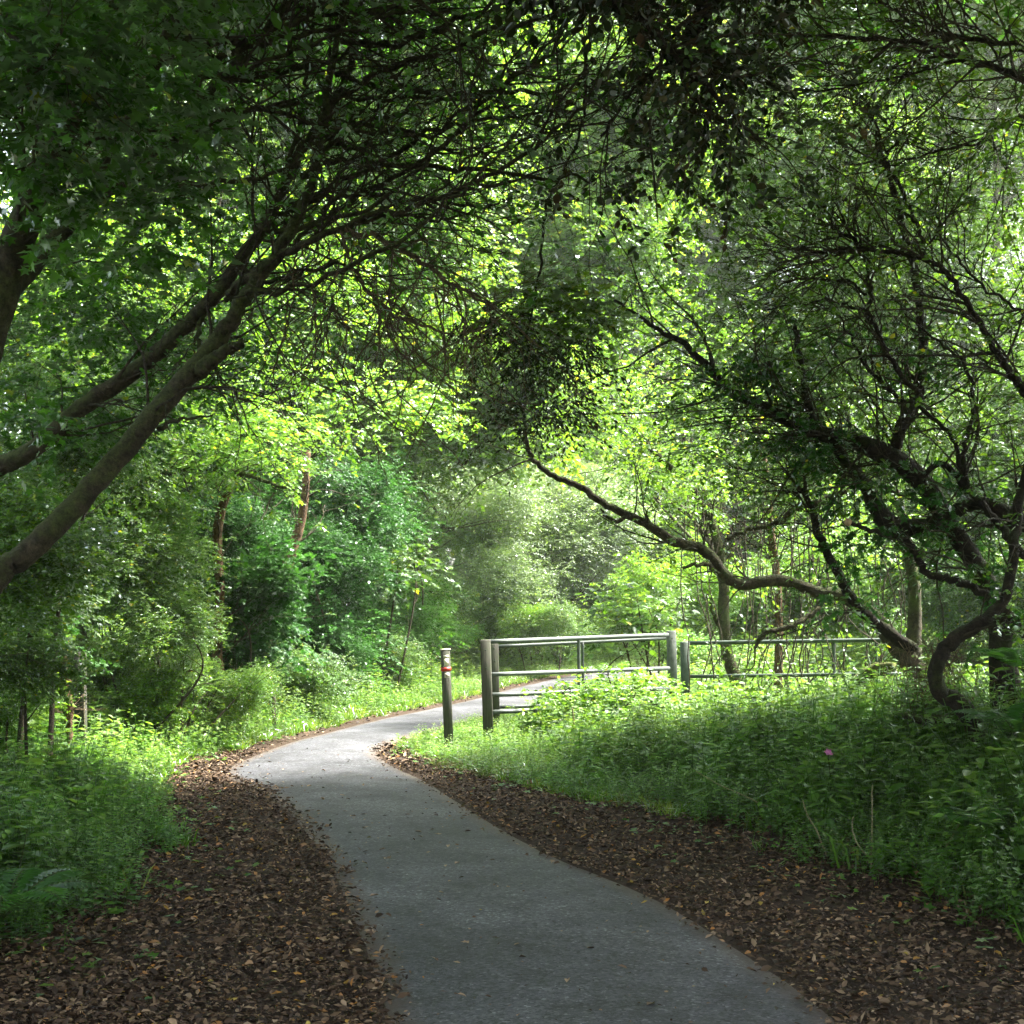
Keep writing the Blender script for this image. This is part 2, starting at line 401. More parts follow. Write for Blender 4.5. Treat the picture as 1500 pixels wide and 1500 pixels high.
# pair the edges by control point so that strips stay across the path
NL, NR = len(LEFT), len(RIGHT)
La = resample(LC, n_al)
pairs = []
Rs = resample(RC, 2400); j = 0
for p in La:                         # the nearest later point on the right edge, never going back
    k = j + np.argmin(np.hypot(*(Rs[j:j+260] - p).T)); j = max(j, k); pairs.append(Rs[j])
Ra = np.array(pairs); Ra = np.stack([np.convolve(np.pad(Ra[:, q], 6, 'edge'), np.ones(13)/13, 'valid') for q in (0, 1)], 1)
def inner(p, C):                     # keep the strip's edge on the polyline after smoothing
    d = np.hypot(*(Rs - p).T); return Rs[np.argmin(d)]
Ra = np.array([inner(p, RC) for p in Ra])
nw = 16
rows = []
for i in range(n_al):
    for k in range(nw):
        t = k / (nw - 1); q = La[i] * (1 - t) + Ra[i] * t
        w = max(np.hypot(*(La[i] - Ra[i])), .3)
        z = .006 + .03 * (1 - (2*t - 1)**2) - .018 * (abs(2*t-1) > .99) + .004 * wob(q[0], q[1], 2)
        rows.append((q[0], q[1], z))
V = np.array(rows); i = (np.arange(n_al-1)[:, None] * nw + np.arange(nw-1)[None]).ravel()
Q = np.stack([i, i+1, i+nw+1, i+nw], 1)
me = mesh_np('path', V, Q, 4, True)
at = me.attributes.new('edge', 'FLOAT', 'POINT'); at.data.foreach_set('value', np.minimum(pdist(V[:, 0], V[:, 1], LC), pdist(V[:, 0], V[:, 1], RC)).astype(np.float32))
tag(link('path', me, M['asphalt']), 'grey asphalt path winding left then right through the wood', kind='structure')

# ---------------------------------------------------------------- leaves
TPL = {   # (verts (along, across, up), triangles)
 'quad': ([(0, 0, 0), (.5, -.33, .08), (1, 0, -.05), (.5, .33, .08)], [(0, 1, 2), (0, 2, 3)]),
 'narrow': ([(0, 0, 0), (.45, -.17, .05), (1, 0, -.06), (.45, .17, .05)], [(0, 1, 2), (0, 2, 3)]),
 'oval': ([(0, 0, 0), (.3, -.27, .07), (.7, -.26, .04), (1, 0, -.1), (.7, .26, .04), (.3, .27, .07)], [(0, 1, 2), (0, 2, 3), (0, 3, 4), (0, 4, 5)]),
 'lobed': ([(0, 0, 0), (.05, -.48, .05), (.32, -.22, .04), (.6, -.47, .03), (.62, -.16, .02), (1, 0, -.1), (.62, .16, .02), (.6, .47, .03), (.32, .22, .04), (.05, .48, .05)],
           [(0, 1, 2), (0, 2, 4), (2, 3, 4), (0, 4, 5), (0, 5, 6), (0, 6, 8), (6, 7, 8), (0, 8, 9)]),
 'curl': ([(0, 0, 0), (.35, -.26, .14), (.75, -.18, .20), (1, 0, .02), (.7, .22, .10), (.3, .24, .16)], [(0, 1, 2), (0, 2, 3), (0, 3, 4), (0, 4, 5)]),
}
NTRI = [0]
def leaf_geo(pos, d, n, size, shape, tint):
    tv = np.array(TPL[shape][0], float); tf = np.array(TPL[shape][1], int)
    d = unit(d); s = unit(np.cross(n, d)); n = np.cross(d, s)
    V = pos[:, None] + size[:, None, None] * (tv[None, :, 0, None] * d[:, None] + tv[None, :, 1, None] * s[:, None] + tv[None, :, 2, None] * n[:, None])
    N, k = len(pos), len(tv)
    FA = (np.arange(N)[:, None, None] * k + tf[None]).reshape(-1, 3)
    return V.reshape(-1, 3), FA, np.repeat(tint, len(tf))
class Leaves:
    def __init__(s): s.V, s.F, s.T, s.n = [], [], [], 0
    def add(s, pos, d, n, size, shape='quad', tint=None):
        size = np.broadcast_to(size, (len(pos),))
        if tint is None: tint = R.rand(len(pos))
        V, FA, T = leaf_geo(pos, d, n, size, shape, tint)
        s.V.append(V); s.F.append(FA + s.n); s.T.append(T); s.n += len(V)
    def build(s, name, mat, parent=None, kind=None):
        F_ = np.vstack(s.F); NTRI[0] += len(F_)
        return link(name, mesh_np(name, np.vstack(s.V), F_, 3, False, np.concatenate(s.T)), mat, parent, kind)
def rdir(n):
    return unit(R.normal(size=(n, 3)))
def sprays(org, dirs, k, length, size, upness=1.1, droop=.25, shape='quad', out=None, tint_c=None, jitter=.3):
    """k leaves along each little twig"""
    N = len(org); dirs = unit(dirs)
    t = (np.arange(k) + .5) / k
    L = length * (0.6 + .8 * R.rand(N))
    up = np.array([0, 0, 1.0])
    sidev = unit(np.cross(dirs, up + .01 * R.normal(size=(N, 3))))
    pos = org[:, None] + (t[None, :, None] * L[:, None, None]) * dirs[:, None] - up * (droop * (t**2)[None, :, None] * L[:, None, None])
    sg = np.where(np.arange(k) % 2 == 0, 1, -1)[None, :, None]
    ld = dirs[:, None] * .7 + sidev[:, None] * sg * .9 + R.normal(size=(N, k, 3)) * jitter - up * droop * .8
    nn = up * upness + R.normal(size=(N, k, 3)) * .55 + dirs[:, None] * .25
    sz = size * (.6 + .7 * R.rand(N, k))
    tc = R.rand(N)[:, None] if tint_c is None else tint_c[:, None]
    tint = np.clip(tc * .55 + .45 * R.rand(N, k), 0, 1)
    tint = np.where(R.rand(N, k) < .012, 1.0, tint * .9)
    out.add(pos.reshape(-1, 3), ld.reshape(-1, 3), nn.reshape(-1, 3), sz.ravel(), shape, tint.ravel())
def blob(out, c, r, n, size, shape='quad', k=9, sub=.35, shell=.35, upness=1.1, droop=.25, length=None, flat=.6, prune=None):
    """a leafy mass: clusters -> sprays -> leaves"""
    c = np.asarray(c, float); r = np.asarray(r, float)
    ns = max(1, n // k); nsub = max(2, ns // 9)
    u = rdir(nsub) * (shell + (1 - shell) * R.rand(nsub, 1) ** .5)
    sc = c + u * r
    w = .35 + R.rand(nsub) ** 2 * 1.6; idx = R.choice(nsub, ns, p=w / w.sum())
    tc = R.rand(nsub)
    off = R.normal(size=(ns, 3)) * sub * np.array([1, 1, flat]) * .55
    org = sc[idx] + off
    if prune is not None:
        keep = prune(org); org, off, idx = org[keep], off[keep], idx[keep]; ns = len(org)
        if not ns: return org
    dirs = off * 1.2 / max(sub, .01) + (org - c) / r * .5 + R.normal(size=(ns, 3)) * .5
    dirs[:, 2] *= .5
    sprays(org, dirs, k, length or size * k * .38, size, upness, droop, shape, out, tc[idx])
    return org

# ---------------------------------------------------------------- branches and twigs
def limb(px, n=7, wig=0.012, ws=1.0):
    """px rows: photo x, y, distance, width in photo pixels -> points and radii"""
    px = np.array(px, float); c = crom(px, n)
    pts = np.array([P(a, b, d) for a, b, d, _ in c]); rad = c[:, 3] * c[:, 2] / F / 2 * ws
    pts[1:-1] += R.normal(size=(len(pts) - 2, 3)) * wig * np.clip(.02 / rad[1:-1, None], .12, .8)
    return pts, rad
def grow(mb, pts, rad, n, length, r0=None, level=1, sides=4, spread=1.0, up=.1, steps=7, curve=.28, ends=None, tmin=.05, tmax=1.0, minr=.0022):
    """n side twigs off a limb; level > 1 branches again"""
    K = len(pts)
    for _ in range(n):
        t = tmin + (tmax - tmin) * random.random(); i = min(int(t * (K - 1)), K - 2); f = t * (K - 1) - i
        p = pts[i] * (1 - f) + pts[i+1] * f; tan = unit(pts[min(i+1, K-1)] - pts[max(i-1, 0)])
        side_ = unit(np.cross(tan, R.normal(size=3)))
        d = unit(tan * (.55 + .4 * random.random()) + side_ * spread * (.5 + .6 * random.random()) + np.array([0, 0, up]))
        L = length * (.45 + .9 * random.random()); r = min(rad[i] * .6, (r0 or rad[i] * .5) * (.6 + .6 * random.random()))
        q = [p]; bend = R.normal(size=3) * curve * .5
        for s in range(steps):
            d = unit(d + bend * .35 + R.normal(size=3) * curve * .55 + np.array([0, 0, up * .12])); q.append(q[-1] + d * L / steps)
        q = np.array(q); rr = np.linspace(r, max(minr, r * .3), len(q))
        mb.tube(q, rr, sides if level > 1 or r > .008 else 3, 0, False)
        if ends is not None: ends.append((q, level))
        if level > 1: grow(mb, q, rr, 4 + int(random.random() * 3), length * .5, r * .5, level - 1, max(3, sides - 1), spread, up, max(4, steps - 1), curve, ends, .2, 1.0, minr)
def leaves_on(out, ends, per, size, shape='quad', k=6, frac=.7, upness=1.0, droop=.3):
    """little sprays along the twigs"""
    o, d = [], []
    for q, lv in ends:
        if lv > 1 or random.random() > frac: continue
        for _ in range(per):
            i = random.randrange(2, len(q) - 1) if len(q) > 4 else 1
            f = random.random(); o.append(q[i] * (1 - f) + q[i+1 if i+1 < len(q) else i] * f); d.append(q[i] - q[i-1] + R.normal(size=3) * .05)
    if o: sprays(np.array(o), unit(np.array(d)), k, size * k * .4, size, upness, droop, shape, out)

def E(px, py, D, rx, ry, rd):
    """ellipsoid given on the photo: centre, distance, half sizes in pixels, half depth in metres"""
    return P(px, py, D), (rx * D / F, rd, ry * D / F)

def tree(name, base, label, cat='tree', limbs=(), bark='bark', crown=(), leaf='mid_leaf', twig_mat='twig', sides=10, group=None, ws=1.0):
    """limbs: (part name, rows, twig args or None); crown: (ellipsoid, n, size, shape, extra)"""
    root = empty(name, base, label, cat, group)
    tw = MB(); ends = []; crown_l = Leaves(); has = False
    for part, rows, tg in limbs:
        pts, rad = limb(rows, ws=ws); mb = MB(); mb.tube(pts, rad, 16 if rows[0][3] > 30 else (sides if rows[0][3] > 14 else 7), .05)
        mb.build(part, M[bark], root, smooth=True)
        if tg: grow(tw, pts, rad, **{k: (int(v * 1.4) if k == 'n' and name == 'twisted_tree' else v) for k, v in tg.items()}, ends=ends); has = True
    if has: tw.build('twigs', M[twig_mat], root, 'stuff')
    for (c, r), n, size, shape, kw in crown:
        if kw.get('bough'): fill(root, c, r, kw['bough'], shape, kw.get('dens', 1.0), kw.get('s'))
        else: blob(crown_l, c, r, n, size, shape, **kw)
    return root, ends, crown_l
exec_parts = []

# ---------------------------------------------------------------- boughs: shared leafy meshes, copied as parts
BOUGH = {}
for kind_, cnt, ls, kk in (('quad', 3300, .075, 9), ('narrow', 3600, .085, 11), ('lobed', 1500, .10, 6), ('oval', 2000, .085, 7)):
    BOUGH[kind_] = []
    for v_ in range(4):
        l_ = Leaves(); blob(l_, (0, 0, 0), (.8, .8, .62), cnt, ls, kind_, sub=.26, k=kk, shell=.15); blob(l_, (0, 0, 0), (1.05, 1.05, .85), cnt // 4, ls, kind_, sub=.45, k=kk + 3, shell=.7, length=ls * kk * .55)
        BOUGH[kind_].append(mesh_np('leafy_bough', np.vstack(l_.V), np.vstack(l_.F), 3, False, np.concatenate(l_.T)))
        BOUGH[kind_][-1].materials.append(M['mid_leaf'])
def fill(root, c, r, leaf, kind='quad', dens=1.0, s=None, prune=None):
    c, r = np.asarray(c, float), np.asarray(r, float)
    s = s or float(np.clip(.62 * min(r), .3, 1.5))
    n = max(3, int(round(3.0 * dens * r[0] * r[2] / s ** 2 * np.clip(r[1] / 1.5, .8, 1.6))))
    for _ in range(n):
        p = c + rdir(1)[0] * (R.rand() ** .45) * np.maximum(r - s * .55, r * .25)
        if prune is not None and prune(p): continue
        o = bpy.data.objects.new('leafy_bough', BOUGH[kind][R.randint(4)]); COL.objects.link(o)
        o.parent = root; o.location = Vector(p) - Vector(root.location); q = s * (.75 + .5 * R.rand())
        o.scale = (q, q, q * (.85 + .3 * R.rand())); o.rotation_euler = (R.randn() * .25, R.randn() * .25, R.rand() * 6.28)
        o.material_slots[0].link = 'OBJECT'; o.material_slots[0].material = M[leaf]

def scatter(name, label, pos, rotz, scl, protos, tilt=.12):
    """one stuff object: small plants set on points"""
    N = len(pos); me = bpy.data.meshes.new(name); me.vertices.add(N); me.vertices.foreach_set('co', np.ascontiguousarray(pos, dtype=np.float32).ravel())
    a = me.attributes.new('rot', 'FLOAT_VECTOR', 'POINT'); a.data.foreach_set('vector', np.stack([R.randn(N) * tilt, R.randn(N) * tilt, rotz], 1).astype(np.float32).ravel())
    a = me.attributes.new('scl', 'FLOAT', 'POINT'); a.data.foreach_set('value', np.asarray(scl, dtype=np.float32))
    a = me.attributes.new('idx', 'INT', 'POINT'); a.data.foreach_set('value', R.randint(0, len(protos), N).astype(np.int32))
    o = link(name, me, None, kind='stuff'); o['label'] = label
    ng = bpy.data.node_groups.new(name, 'GeometryNodeTree')
    ng.interface.new_socket('Geometry', in_out='INPUT', socket_type='NodeSocketGeometry'); ng.interface.new_socket('Geometry', in_out='OUTPUT', socket_type='NodeSocketGeometry')
    gi, go = ng.nodes.new('NodeGroupInput'), ng.nodes.new('NodeGroupOutput'); iop = ng.nodes.new('GeometryNodeInstanceOnPoints'); jn = ng.nodes.new('GeometryNodeJoinGeometry')
    for p in protos:
        ob = bpy.data.objects.new(p.name, p); oi = ng.nodes.new('GeometryNodeObjectInfo'); oi.inputs['Object'].default_value = ob; oi.inputs['As Instance'].default_value = False
        g2 = ng.nodes.new('GeometryNodeGeometryToInstance'); ng.links.new(oi.outputs['Geometry'], g2.inputs[0]); ng.links.new(g2.outputs[0], jn.inputs[0])
    def na(nm, ty):
        n = ng.nodes.new('GeometryNodeInputNamedAttribute'); n.data_type = ty; n.inputs['Name'].default_value = nm; return [q for q in n.outputs if q.enabled][0]
    ng.links.new(gi.outputs[0], iop.inputs['Points']); ng.links.new(jn.outputs[0], iop.inputs['Instance']); iop.inputs['Pick Instance'].default_value = True
    ng.links.new(na('idx', 'INT'), iop.inputs['Instance Index']); ng.links.new(na('rot', 'FLOAT_VECTOR'), iop.inputs['Rotation']); ng.links.new(na('scl', 'FLOAT'), iop.inputs['Scale'])
    ng.links.new(iop.outputs[0], go.inputs[0])
    o.modifiers.new('scatter', 'NODES').node_group = ng
    return o

# ================================================================ TREES
def finish(root, ends, cl, leaf, per=0, size=.05, shape='oval', k=6, frac=.7, mat=None):
    if per and ends: leaves_on(cl, ends, per, size, shape, k, frac)
    if cl.V: cl.build('crown', M[leaf], root)
def gz(x, y): return float(height(x, y)[0])
def base_at(px, D):
    x = (px - CX) / F * D; return (x, D, gz(x, D))

TW = dict(length=1.1, r0=.010, level=2, curve=.30, up=.05)

# --- leaning tree, foreground left
root, ends, cl = tree('leaning_tree', base_at(-260, 7.6), 'leaning mossy tree with a sawn stub, crossing the left foreground', ws=.57, limbs=[
    ('trunk', [(-270,1330,7.6,100),(-120,1010,7.6,84),(0,843,7.6,64),(30,818,7.6,62),(100,753,7.6,58),(178,664,7.7,54),(240,590,7.8,54),(303,518,7.9,50),(340,468,7.95,40),(370,420,8,36),(400,380,8.05,33),(440,310,8.1,28),(462,245,8.2,24),(474,180,8.3,20),(480,120,8.4,18),(500,40,8.5,15),(520,-60,8.6,12)], dict(TW, n=26, tmin=.35)),
    ('stub', [(290,545,7.84,44),(315,525,7.8,34),(338,511,7.76,25),(352,507,7.72,22)], None),
    ('branch', [(232,628,7.8,13),(270,612,7.7,8),(312,608,7.6,5)], None),
    ('branch', [(335,430,8.5,22),(385,392,8.2,21),(440,360,7.9,19),(520,325,7.8,16),(600,303,7.7,14),(700,265,7.6,12),(780,220,7.5,10),(850,155,7.4,8),(900,80,7.3,6),(940,20,7.2,4)], dict(TW, n=26)),
    ('branch', [(505,330,7.8,11),(570,318,7.8,10),(640,322,7.8,8),(700,310,7.8,6),(740,293,7.8,4)], dict(TW, n=10, length=.6)),
    ('branch', [(450,335,8.2,14),(525,288,8.4,13),(650,215,8.2,11),(750,120,8,9),(800,85,8,8),(860,20,8,6)], dict(TW, n=20)),
    ('branch', [(470,170,8.5,10),(540,185,8.3,9),(620,200,8.2,8),(690,178,8.1,8),(790,165,8,7),(860,145,8,5),(940,130,8,4)], dict(TW, n=18)),
    ('branch', [(590,310,7.7,8),(640,285,7.7,7),(690,228,7.7,6),(740,218,7.8,5),(800,195,7.8,4),(860,190,7.8,3)], dict(TW, n=10, length=.6)),
    ('branch', [(590,-20,7,10),(640,20,7,9),(690,60,7,8),(720,90,7,7),(800,115,7,6),(870,150,7,5)], dict(TW, n=14)),
], crown=[
    (E(480,-170,8.0,620,160,2.2), 7500, .06, 'oval', dict(sub=.45)),
    (E(560,60,9.5,260,120,1.4), 2200, .055, 'oval', dict(sub=.35)),
    (E(330,330,9.5,200,160,1.0), 2200, .05, 'oval', dict(sub=.3)),
])
for x0, y0, D0 in [(330,440,8.6),(350,400,8.7),(395,320,8.5),(420,300,8.3),(440,260,8.8),(455,230,8.3),(470,190,8.8),(480,150,8.4),(490,110,9),(250,210,9),(330,120,9),(200,240,9),(380,330,8.2),(360,430,7.8),(500,60,8.4)]:
    dx, dy, u_, dd = 50 + 150 * R.rand(), 15 - 115 * R.rand(), R.randn() * 38, -.35 + .5 * R.rand()
    pts, rad = limb([(x0, y0, D0, 9), (x0 + dx * .6, y0 + dy * .3 + u_, D0 + dd * .4, 8), (x0 + dx * 1.5, y0 + dy + u_, D0 + dd, 6.5), (x0 + dx * 2.4, y0 + dy * 2.1, D0 + dd * 1.5, 5), (x0 + dx * 3.1, y0 + dy * 3.3 - u_, D0 + dd * 2, 3)], 7, .02)
    mb = MB(); mb.tube(pts, rad, 6, .06); mb.build('branch', M['bark'], root, smooth=True)
    tw = MB(); grow(tw, pts, rad, 4, .7, .005, 2, 4, 1.1, .05, 7, .42, ends); tw.build('twigs', M['twig'], root, 'stuff')
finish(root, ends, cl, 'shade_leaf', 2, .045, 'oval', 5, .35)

# --- dead twigs hanging from its long branch
t = empty('fallen_branch', tuple(P(520, 335, 7.6)), 'bundle of bare brown dead twigs hanging below the long arching branch', 'branch')
mb = MB(); tw = MB()
pts, rad = limb([(505,335,7.7,9),(560,352,7.6,8),(620,385,7.5,7),(670,420,7.4,5),(722,450,7.4,3)]); mb.tube(pts, rad, 7, .08); mb.build('branch', M['dead_twig'], t, smooth=True)
grow(tw, pts, rad, 22, .7, .006, 2, 4, 1.0, -.35, 7, .3)
pts, rad = limb([(500,340,7.7,6),(515,390,7.6,5),(560,450,7.6,5),(640,482,7.5,4),(700,486,7.5,3),(745,450,7.5,2)]); tw.tube(pts, rad, 5); grow(tw, pts, rad, 16, .6, .005, 2, 3, 1.0, -.3, 6, .35)
for q in range(26):
    x = 380 + R.rand() * 260; y = 300 + R.rand() * 150; d = 7.4 + R.rand() * 1.4
    pts, rad = limb([(x,y,d,3.5),(x+R.randn()*22,y+60,d,3),(x+R.randn()*50,y+130,d,2.4),(x+R.randn()*90,y+190+R.rand()*70,d,1.6)]); tw.tube(pts, rad, 3, 0, False); grow(tw, pts, rad, 5, .45, .004, 1, 3, 1.1, -.3, 6, .4)
tw.build('twigs', M['dead_twig'], t, 'stuff')

# --- dark second stem, crossing behind
root, ends, cl = tree('leaning_tree', base_at(-330, 8.9), 'darker thinner leaning tree directly behind the stubbed one, with rough ridged bark', bark='bark', ws=.60, limbs=[
    ('trunk', [(-420,1220,8.8,80),(-300,900,8.8,66),(-150,745,8.7,56),(0,683,8.6,48),(60,650,8.6,44),(120,597,8.6,42),(215,530,8.7,40),(300,450,8.8,36),(350,385,8.8,33),(395,315,8.9,28),(430,240,9,24),(480,160,9,20),(510,100,9.1,16),(530,0,9.2,14),(545,-80,9.3,12)], dict(TW, n=34, tmin=.3)),
    ('branch', [(300,455,8.8,14),(290,500,8.7,12),(330,560,8.6,6),(380,600,8.6,4)], dict(TW, n=6, length=.5)),
    ('branch', [(405,300,8.9,12),(440,180,9,11),(450,110,9,10),(460,20,9,8),(470,-60,9,6)], dict(TW, n=14)),
], crown=[
    (E(230,470,10.5,260,130,1.2), 5500, .05, 'oval', dict(sub=.3)),
    (E(110,560,9.6,170,120,.9), 3500, .055, 'lobed', dict(sub=.28)),
    (E(500,200,11.5,260,220,1.5), 4200, .052, 'oval', dict(sub=.35)),
])
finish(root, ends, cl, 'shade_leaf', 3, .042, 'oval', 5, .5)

# --- third tree at the left edge
root, ends, cl = tree('maple_tree', base_at(-300, 7.0), 'stout pale-barked tree at the left edge with broad lobed leaves hanging over it', ws=.8, limbs=[
    ('trunk', [(-300,1360,7,120),(-190,900,7,100),(-60,590,7,86),(-5,440,7,74),(28,345,7,60),(58,275,7,48),(95,195,7,40),(130,100,7,34),(160,0,7,30),(180,-80,7,26)], dict(TW, n=22, tmin=.4)),
    ('limb', [(-90,540,8.9,40),(60,375,9,36),(110,315,9,32),(165,270,9,26),(230,215,9,26),(290,155,9,24),(330,115,9,22),(370,70,9,20),(420,5,9,18),(450,-60,9,14)], dict(TW, n=30)),
    ('limb', [(150,250,8.4,16),(215,120,8.2,21),(250,45,8,24),(285,-15,8,24),(310,-70,8,22)], dict(TW, n=14)),
    ('branch', [(245,52,8,17),(330,62,8,15),(400,42,8,13),(470,20,8,10),(560,15,8,8),(700,-14,8,6)], dict(TW, n=20)),
    ('branch', [(252,80,8,12),(330,82,8,12),(400,57,8,11),(470,45,8,9),(560,24,8,8),(660,16,8,5)], dict(TW, n=14)),
    ('branch', [(283,108,7.6,6),(330,115,7.6,9),(380,95,7.6,8),(440,68,7.6,7),(520,38,7.6,6),(640,-20,7.6,4)], dict(TW, n=14)),
    ('branch', [(325,162,8,9),(390,158,8,9),(450,175,8,8),(530,192,8,7),(610,200,8,5)], dict(TW, n=14)),
    ('branch', [(0,20,6,8),(28,70,6,8),(45,130,6,7),(52,240,6,5)], dict(TW, n=8, length=.6)),
    ('branch', [(-30,160,6.4,12),(0,165,6.4,11),(40,172,6.4,8),(60,185,6.4,5)], dict(TW, n=8, length=.6)),
], crown=[
    (E(90,110,6.4,190,170,.9), 4200, .066, 'lobed', dict(sub=.26, upness=1.3)),
    (E(180,330,6.8,120,70,.5), 900, .062, 'lobed', dict(sub=.2)),
    (E(150,250,9.8,300,220,1.3), 4600, .055, 'lobed', dict(sub=.3)),
    (E(30,-250,7.0,520,230,2.4), 5000, .09, 'oval', dict(sub=.5)),
    (E(20,650,7.6,60,70,.4), 260, .06, 'lobed', dict(sub=.2)),
])
finish(root, ends, cl, 'shade_leaf', 2, .05, 'lobed', 4, .5)

# --- twisted tree, right
root, ends, cl = tree('twisted_tree', base_at(1480, 10.6), 'huge twisted black-limbed tree sprawling over the right-hand bank', bark='bark_dark', ws=.55, limbs=[
    ('trunk', [(1480,1070,10.6,95),(1470,980,10.6,72),(1462,900,10.6,60),(1438,840,10.6,54),(1395,775,10.6,50),(1350,705,10.6,54),(1302,668,10.6,58),(1255,648,10.7,46),(1200,632,10.8,40),(1130,603,10.9,34),(1070,570,11,24),(1010,510,11.2,18),(960,480,11.4,12),(900,440,11.6,7)], dict(TW, n=46, tmin=.2)),
    ('limb', [(1310,680,10.6,30),(1318,630,10.6,32),(1345,575,10.7,28),(1352,510,10.8,24),(1345,430,10.9,22),(1325,340,11,20),(1300,250,11.1,16),(1270,150,11.2,12)], dict(TW, n=34)),
    ('limb', [(1560,800,10.3,50),(1500,765,10.3,44),(1430,738,10.4,36),(1360,770,10.6,46),(1300,765,10.7,50),(1270,715,10.8,38),(1235,670,10.9,30),(1190,610,11,24),(1175,540,11.1,18),(1165,470,11.2,12)], dict(TW, n=30)),
    ('limb', [(1340,952,11.2,34),(1290,918,11.2,32),(1250,880,11.2,28),(1225,835,11.2,24),(1200,785,11.2,22),(1188,740,11.2,18),(1172,718,11.2,13),(1152,722,11.1,8)], dict(TW, n=20, length=.7)),
    ('limb', [(1500,930,10.3,24),(1460,880,10.3,22),(1400,850,10.3,22),(1358,838,10.3,20),(1335,800,10.3,18),(1310,785,10.3,15),(1270,776,10.2,12),(1241,765,10.1,11)], None),
    ('branch', [(1345,700,10.4,15),(1385,680,10.3,16),(1415,715,10.2,16),(1412,660,10.2,14),(1425,610,10.2,12),(1425,560,10.2,10),(1400,520,10.2,8),(1360,490,10.2,6),(1310,440,10.2,4)], dict(TW, n=12, length=.7)),
    ('branch', [(1420,720,10.2,16),(1408,690,10.2,13),(1395,640,10.2,11),(1350,600,10.2,12),(1300,570,10.2,11),(1260,520,10.2,8),(1235,470,10.2,5),(1190,440,10.2,3)], dict(TW, n=14, length=.8)),
    ('branch', [(1420,720,10.2,16),(1460,765,10.1,20),(1500,815,10,24),(1560,850,10,28)], None),
    ('branch', [(1530,610,9,26),(1490,560,9,22),(1460,515,9,18),(1425,455,9,16),(1385,400,9,14),(1352,378,9,13),(1290,366,9,12),(1210,366,9,9),(1140,385,9,5)], dict(TW, n=30, length=.9)),
    ('branch', [(1355,380,9,13),(1345,330,9,10),(1325,290,9,9),(1300,235,9,7),(1330,190,9,4)], dict(TW, n=12, length=.8)),
    ('branch', [(1270,470,9.6,13),(1275,420,9.6,13),(1270,380,9.6,12),(1250,350,9.6,11),(1225,335,9.6,9),(1205,300,9.6,6),(1180,280,9.6,4)], dict(TW, n=14, length=.8)),
    ('branch', [(1350,585,9.6,16),(1300,520,9.6,13),(1280,470,9.6,12),(1255,450,9.6,9),(1200,440,9.6,6),(1120,455,9.6,3)], dict(TW, n=14, length=.8)),
    ('branch', [(1270,430,9.6,9),(1240,412,9.6,8),(1170,410,9.6,6),(1120,430,9.6,3)], dict(TW, n=8, length=.6)),
    ('branch', [(1560,140,8,18),(1480,108,8,15),(1400,85,8,13),(1340,62,8,11),(1240,52,8,8),(1100,50,8,5),(1000,55,8,3)], dict(TW, n=34, length=1.0)),
    ('branch', [(1560,100,8.4,15),(1490,70,8.4,13),(1420,57,8.4,12),(1350,40,8.4,9),(1290,0,8.4,7),(1250,-40,8.4,5)], dict(TW, n=22, length=1.0)),
    ('branch', [(1420,88,8,9),(1340,105,8,7),(1260,125,8,6),(1150,133,8,4),(1060,136,8,3)], dict(TW, n=16, length=.9)),
    ('branch', [(1560,215,9,10),(1500,168,9,8),(1440,205,9,7),(1380,220,9,6),(1300,245,9,4),(1200,260,9,3)], dict(TW, n=22, length=.9)),
    ('branch', [(1530,470,9,9),(1470,440,9,8),(1420,400,9,7),(1380,350,9,6),(1370,300,9,4)], dict(TW, n=14, length=.8)),
], crown=[
    (E(1300,160,12.5,330,230,1.6), 17000, .05, 'oval', dict(sub=.4)),
    (E(1400,480,13.5,260,260,1.4), 14000, .055, 'oval', dict(sub=.35)),
    (E(1120,430,13.0,260,200,1.6), 13000, .052, 'oval', dict(sub=.36)),
    (E(1180,620,12.0,200,110,1.1), 7500, .05, 'oval', dict(sub=.3)),
    (E(1330,-300,9.5,620,300,3.0), 7000, .09, 'oval', dict(sub=.55)),
])
finish(root, ends, cl, 'mid_leaf', 3, .04, 'oval', 5, .45)
# cut face of the sawn limb
c0 = P(1241, 765, 10.1); mb = MB(); pts = np.array([c0 + np.array([-.004, -.012, .002]), c0 + np.array([.012, .0, 0])]); mb.tube(pts, [.028, .029], 12); mb.build('cut_face', M['cutwood'], root)
# ivy hanging in the limbs
iv = Leaves()
for px, py, D, rx, ry, n in [(1330,720,10.5,90,50,650),(1200,640,10.8,90,35,800),(1290,760,10.7,70,45,500),(1420,800,10.5,60,60,400),(1180,520,11.0,60,80,700),(1330,540,10.6,36,80,450),(1230,850,11,30,60,350),(1080,560,11.0,60,30,400),(1470,900,10.5,40,90,400)]:
    c, r = E(px, py, D, rx, ry, .35); blob(iv, c, r, n, .05, 'lobed', sub=.18, upness=.5, droop=.6)
iv.build('ivy_cover', M['ivy_leaf'], root, 'stuff')

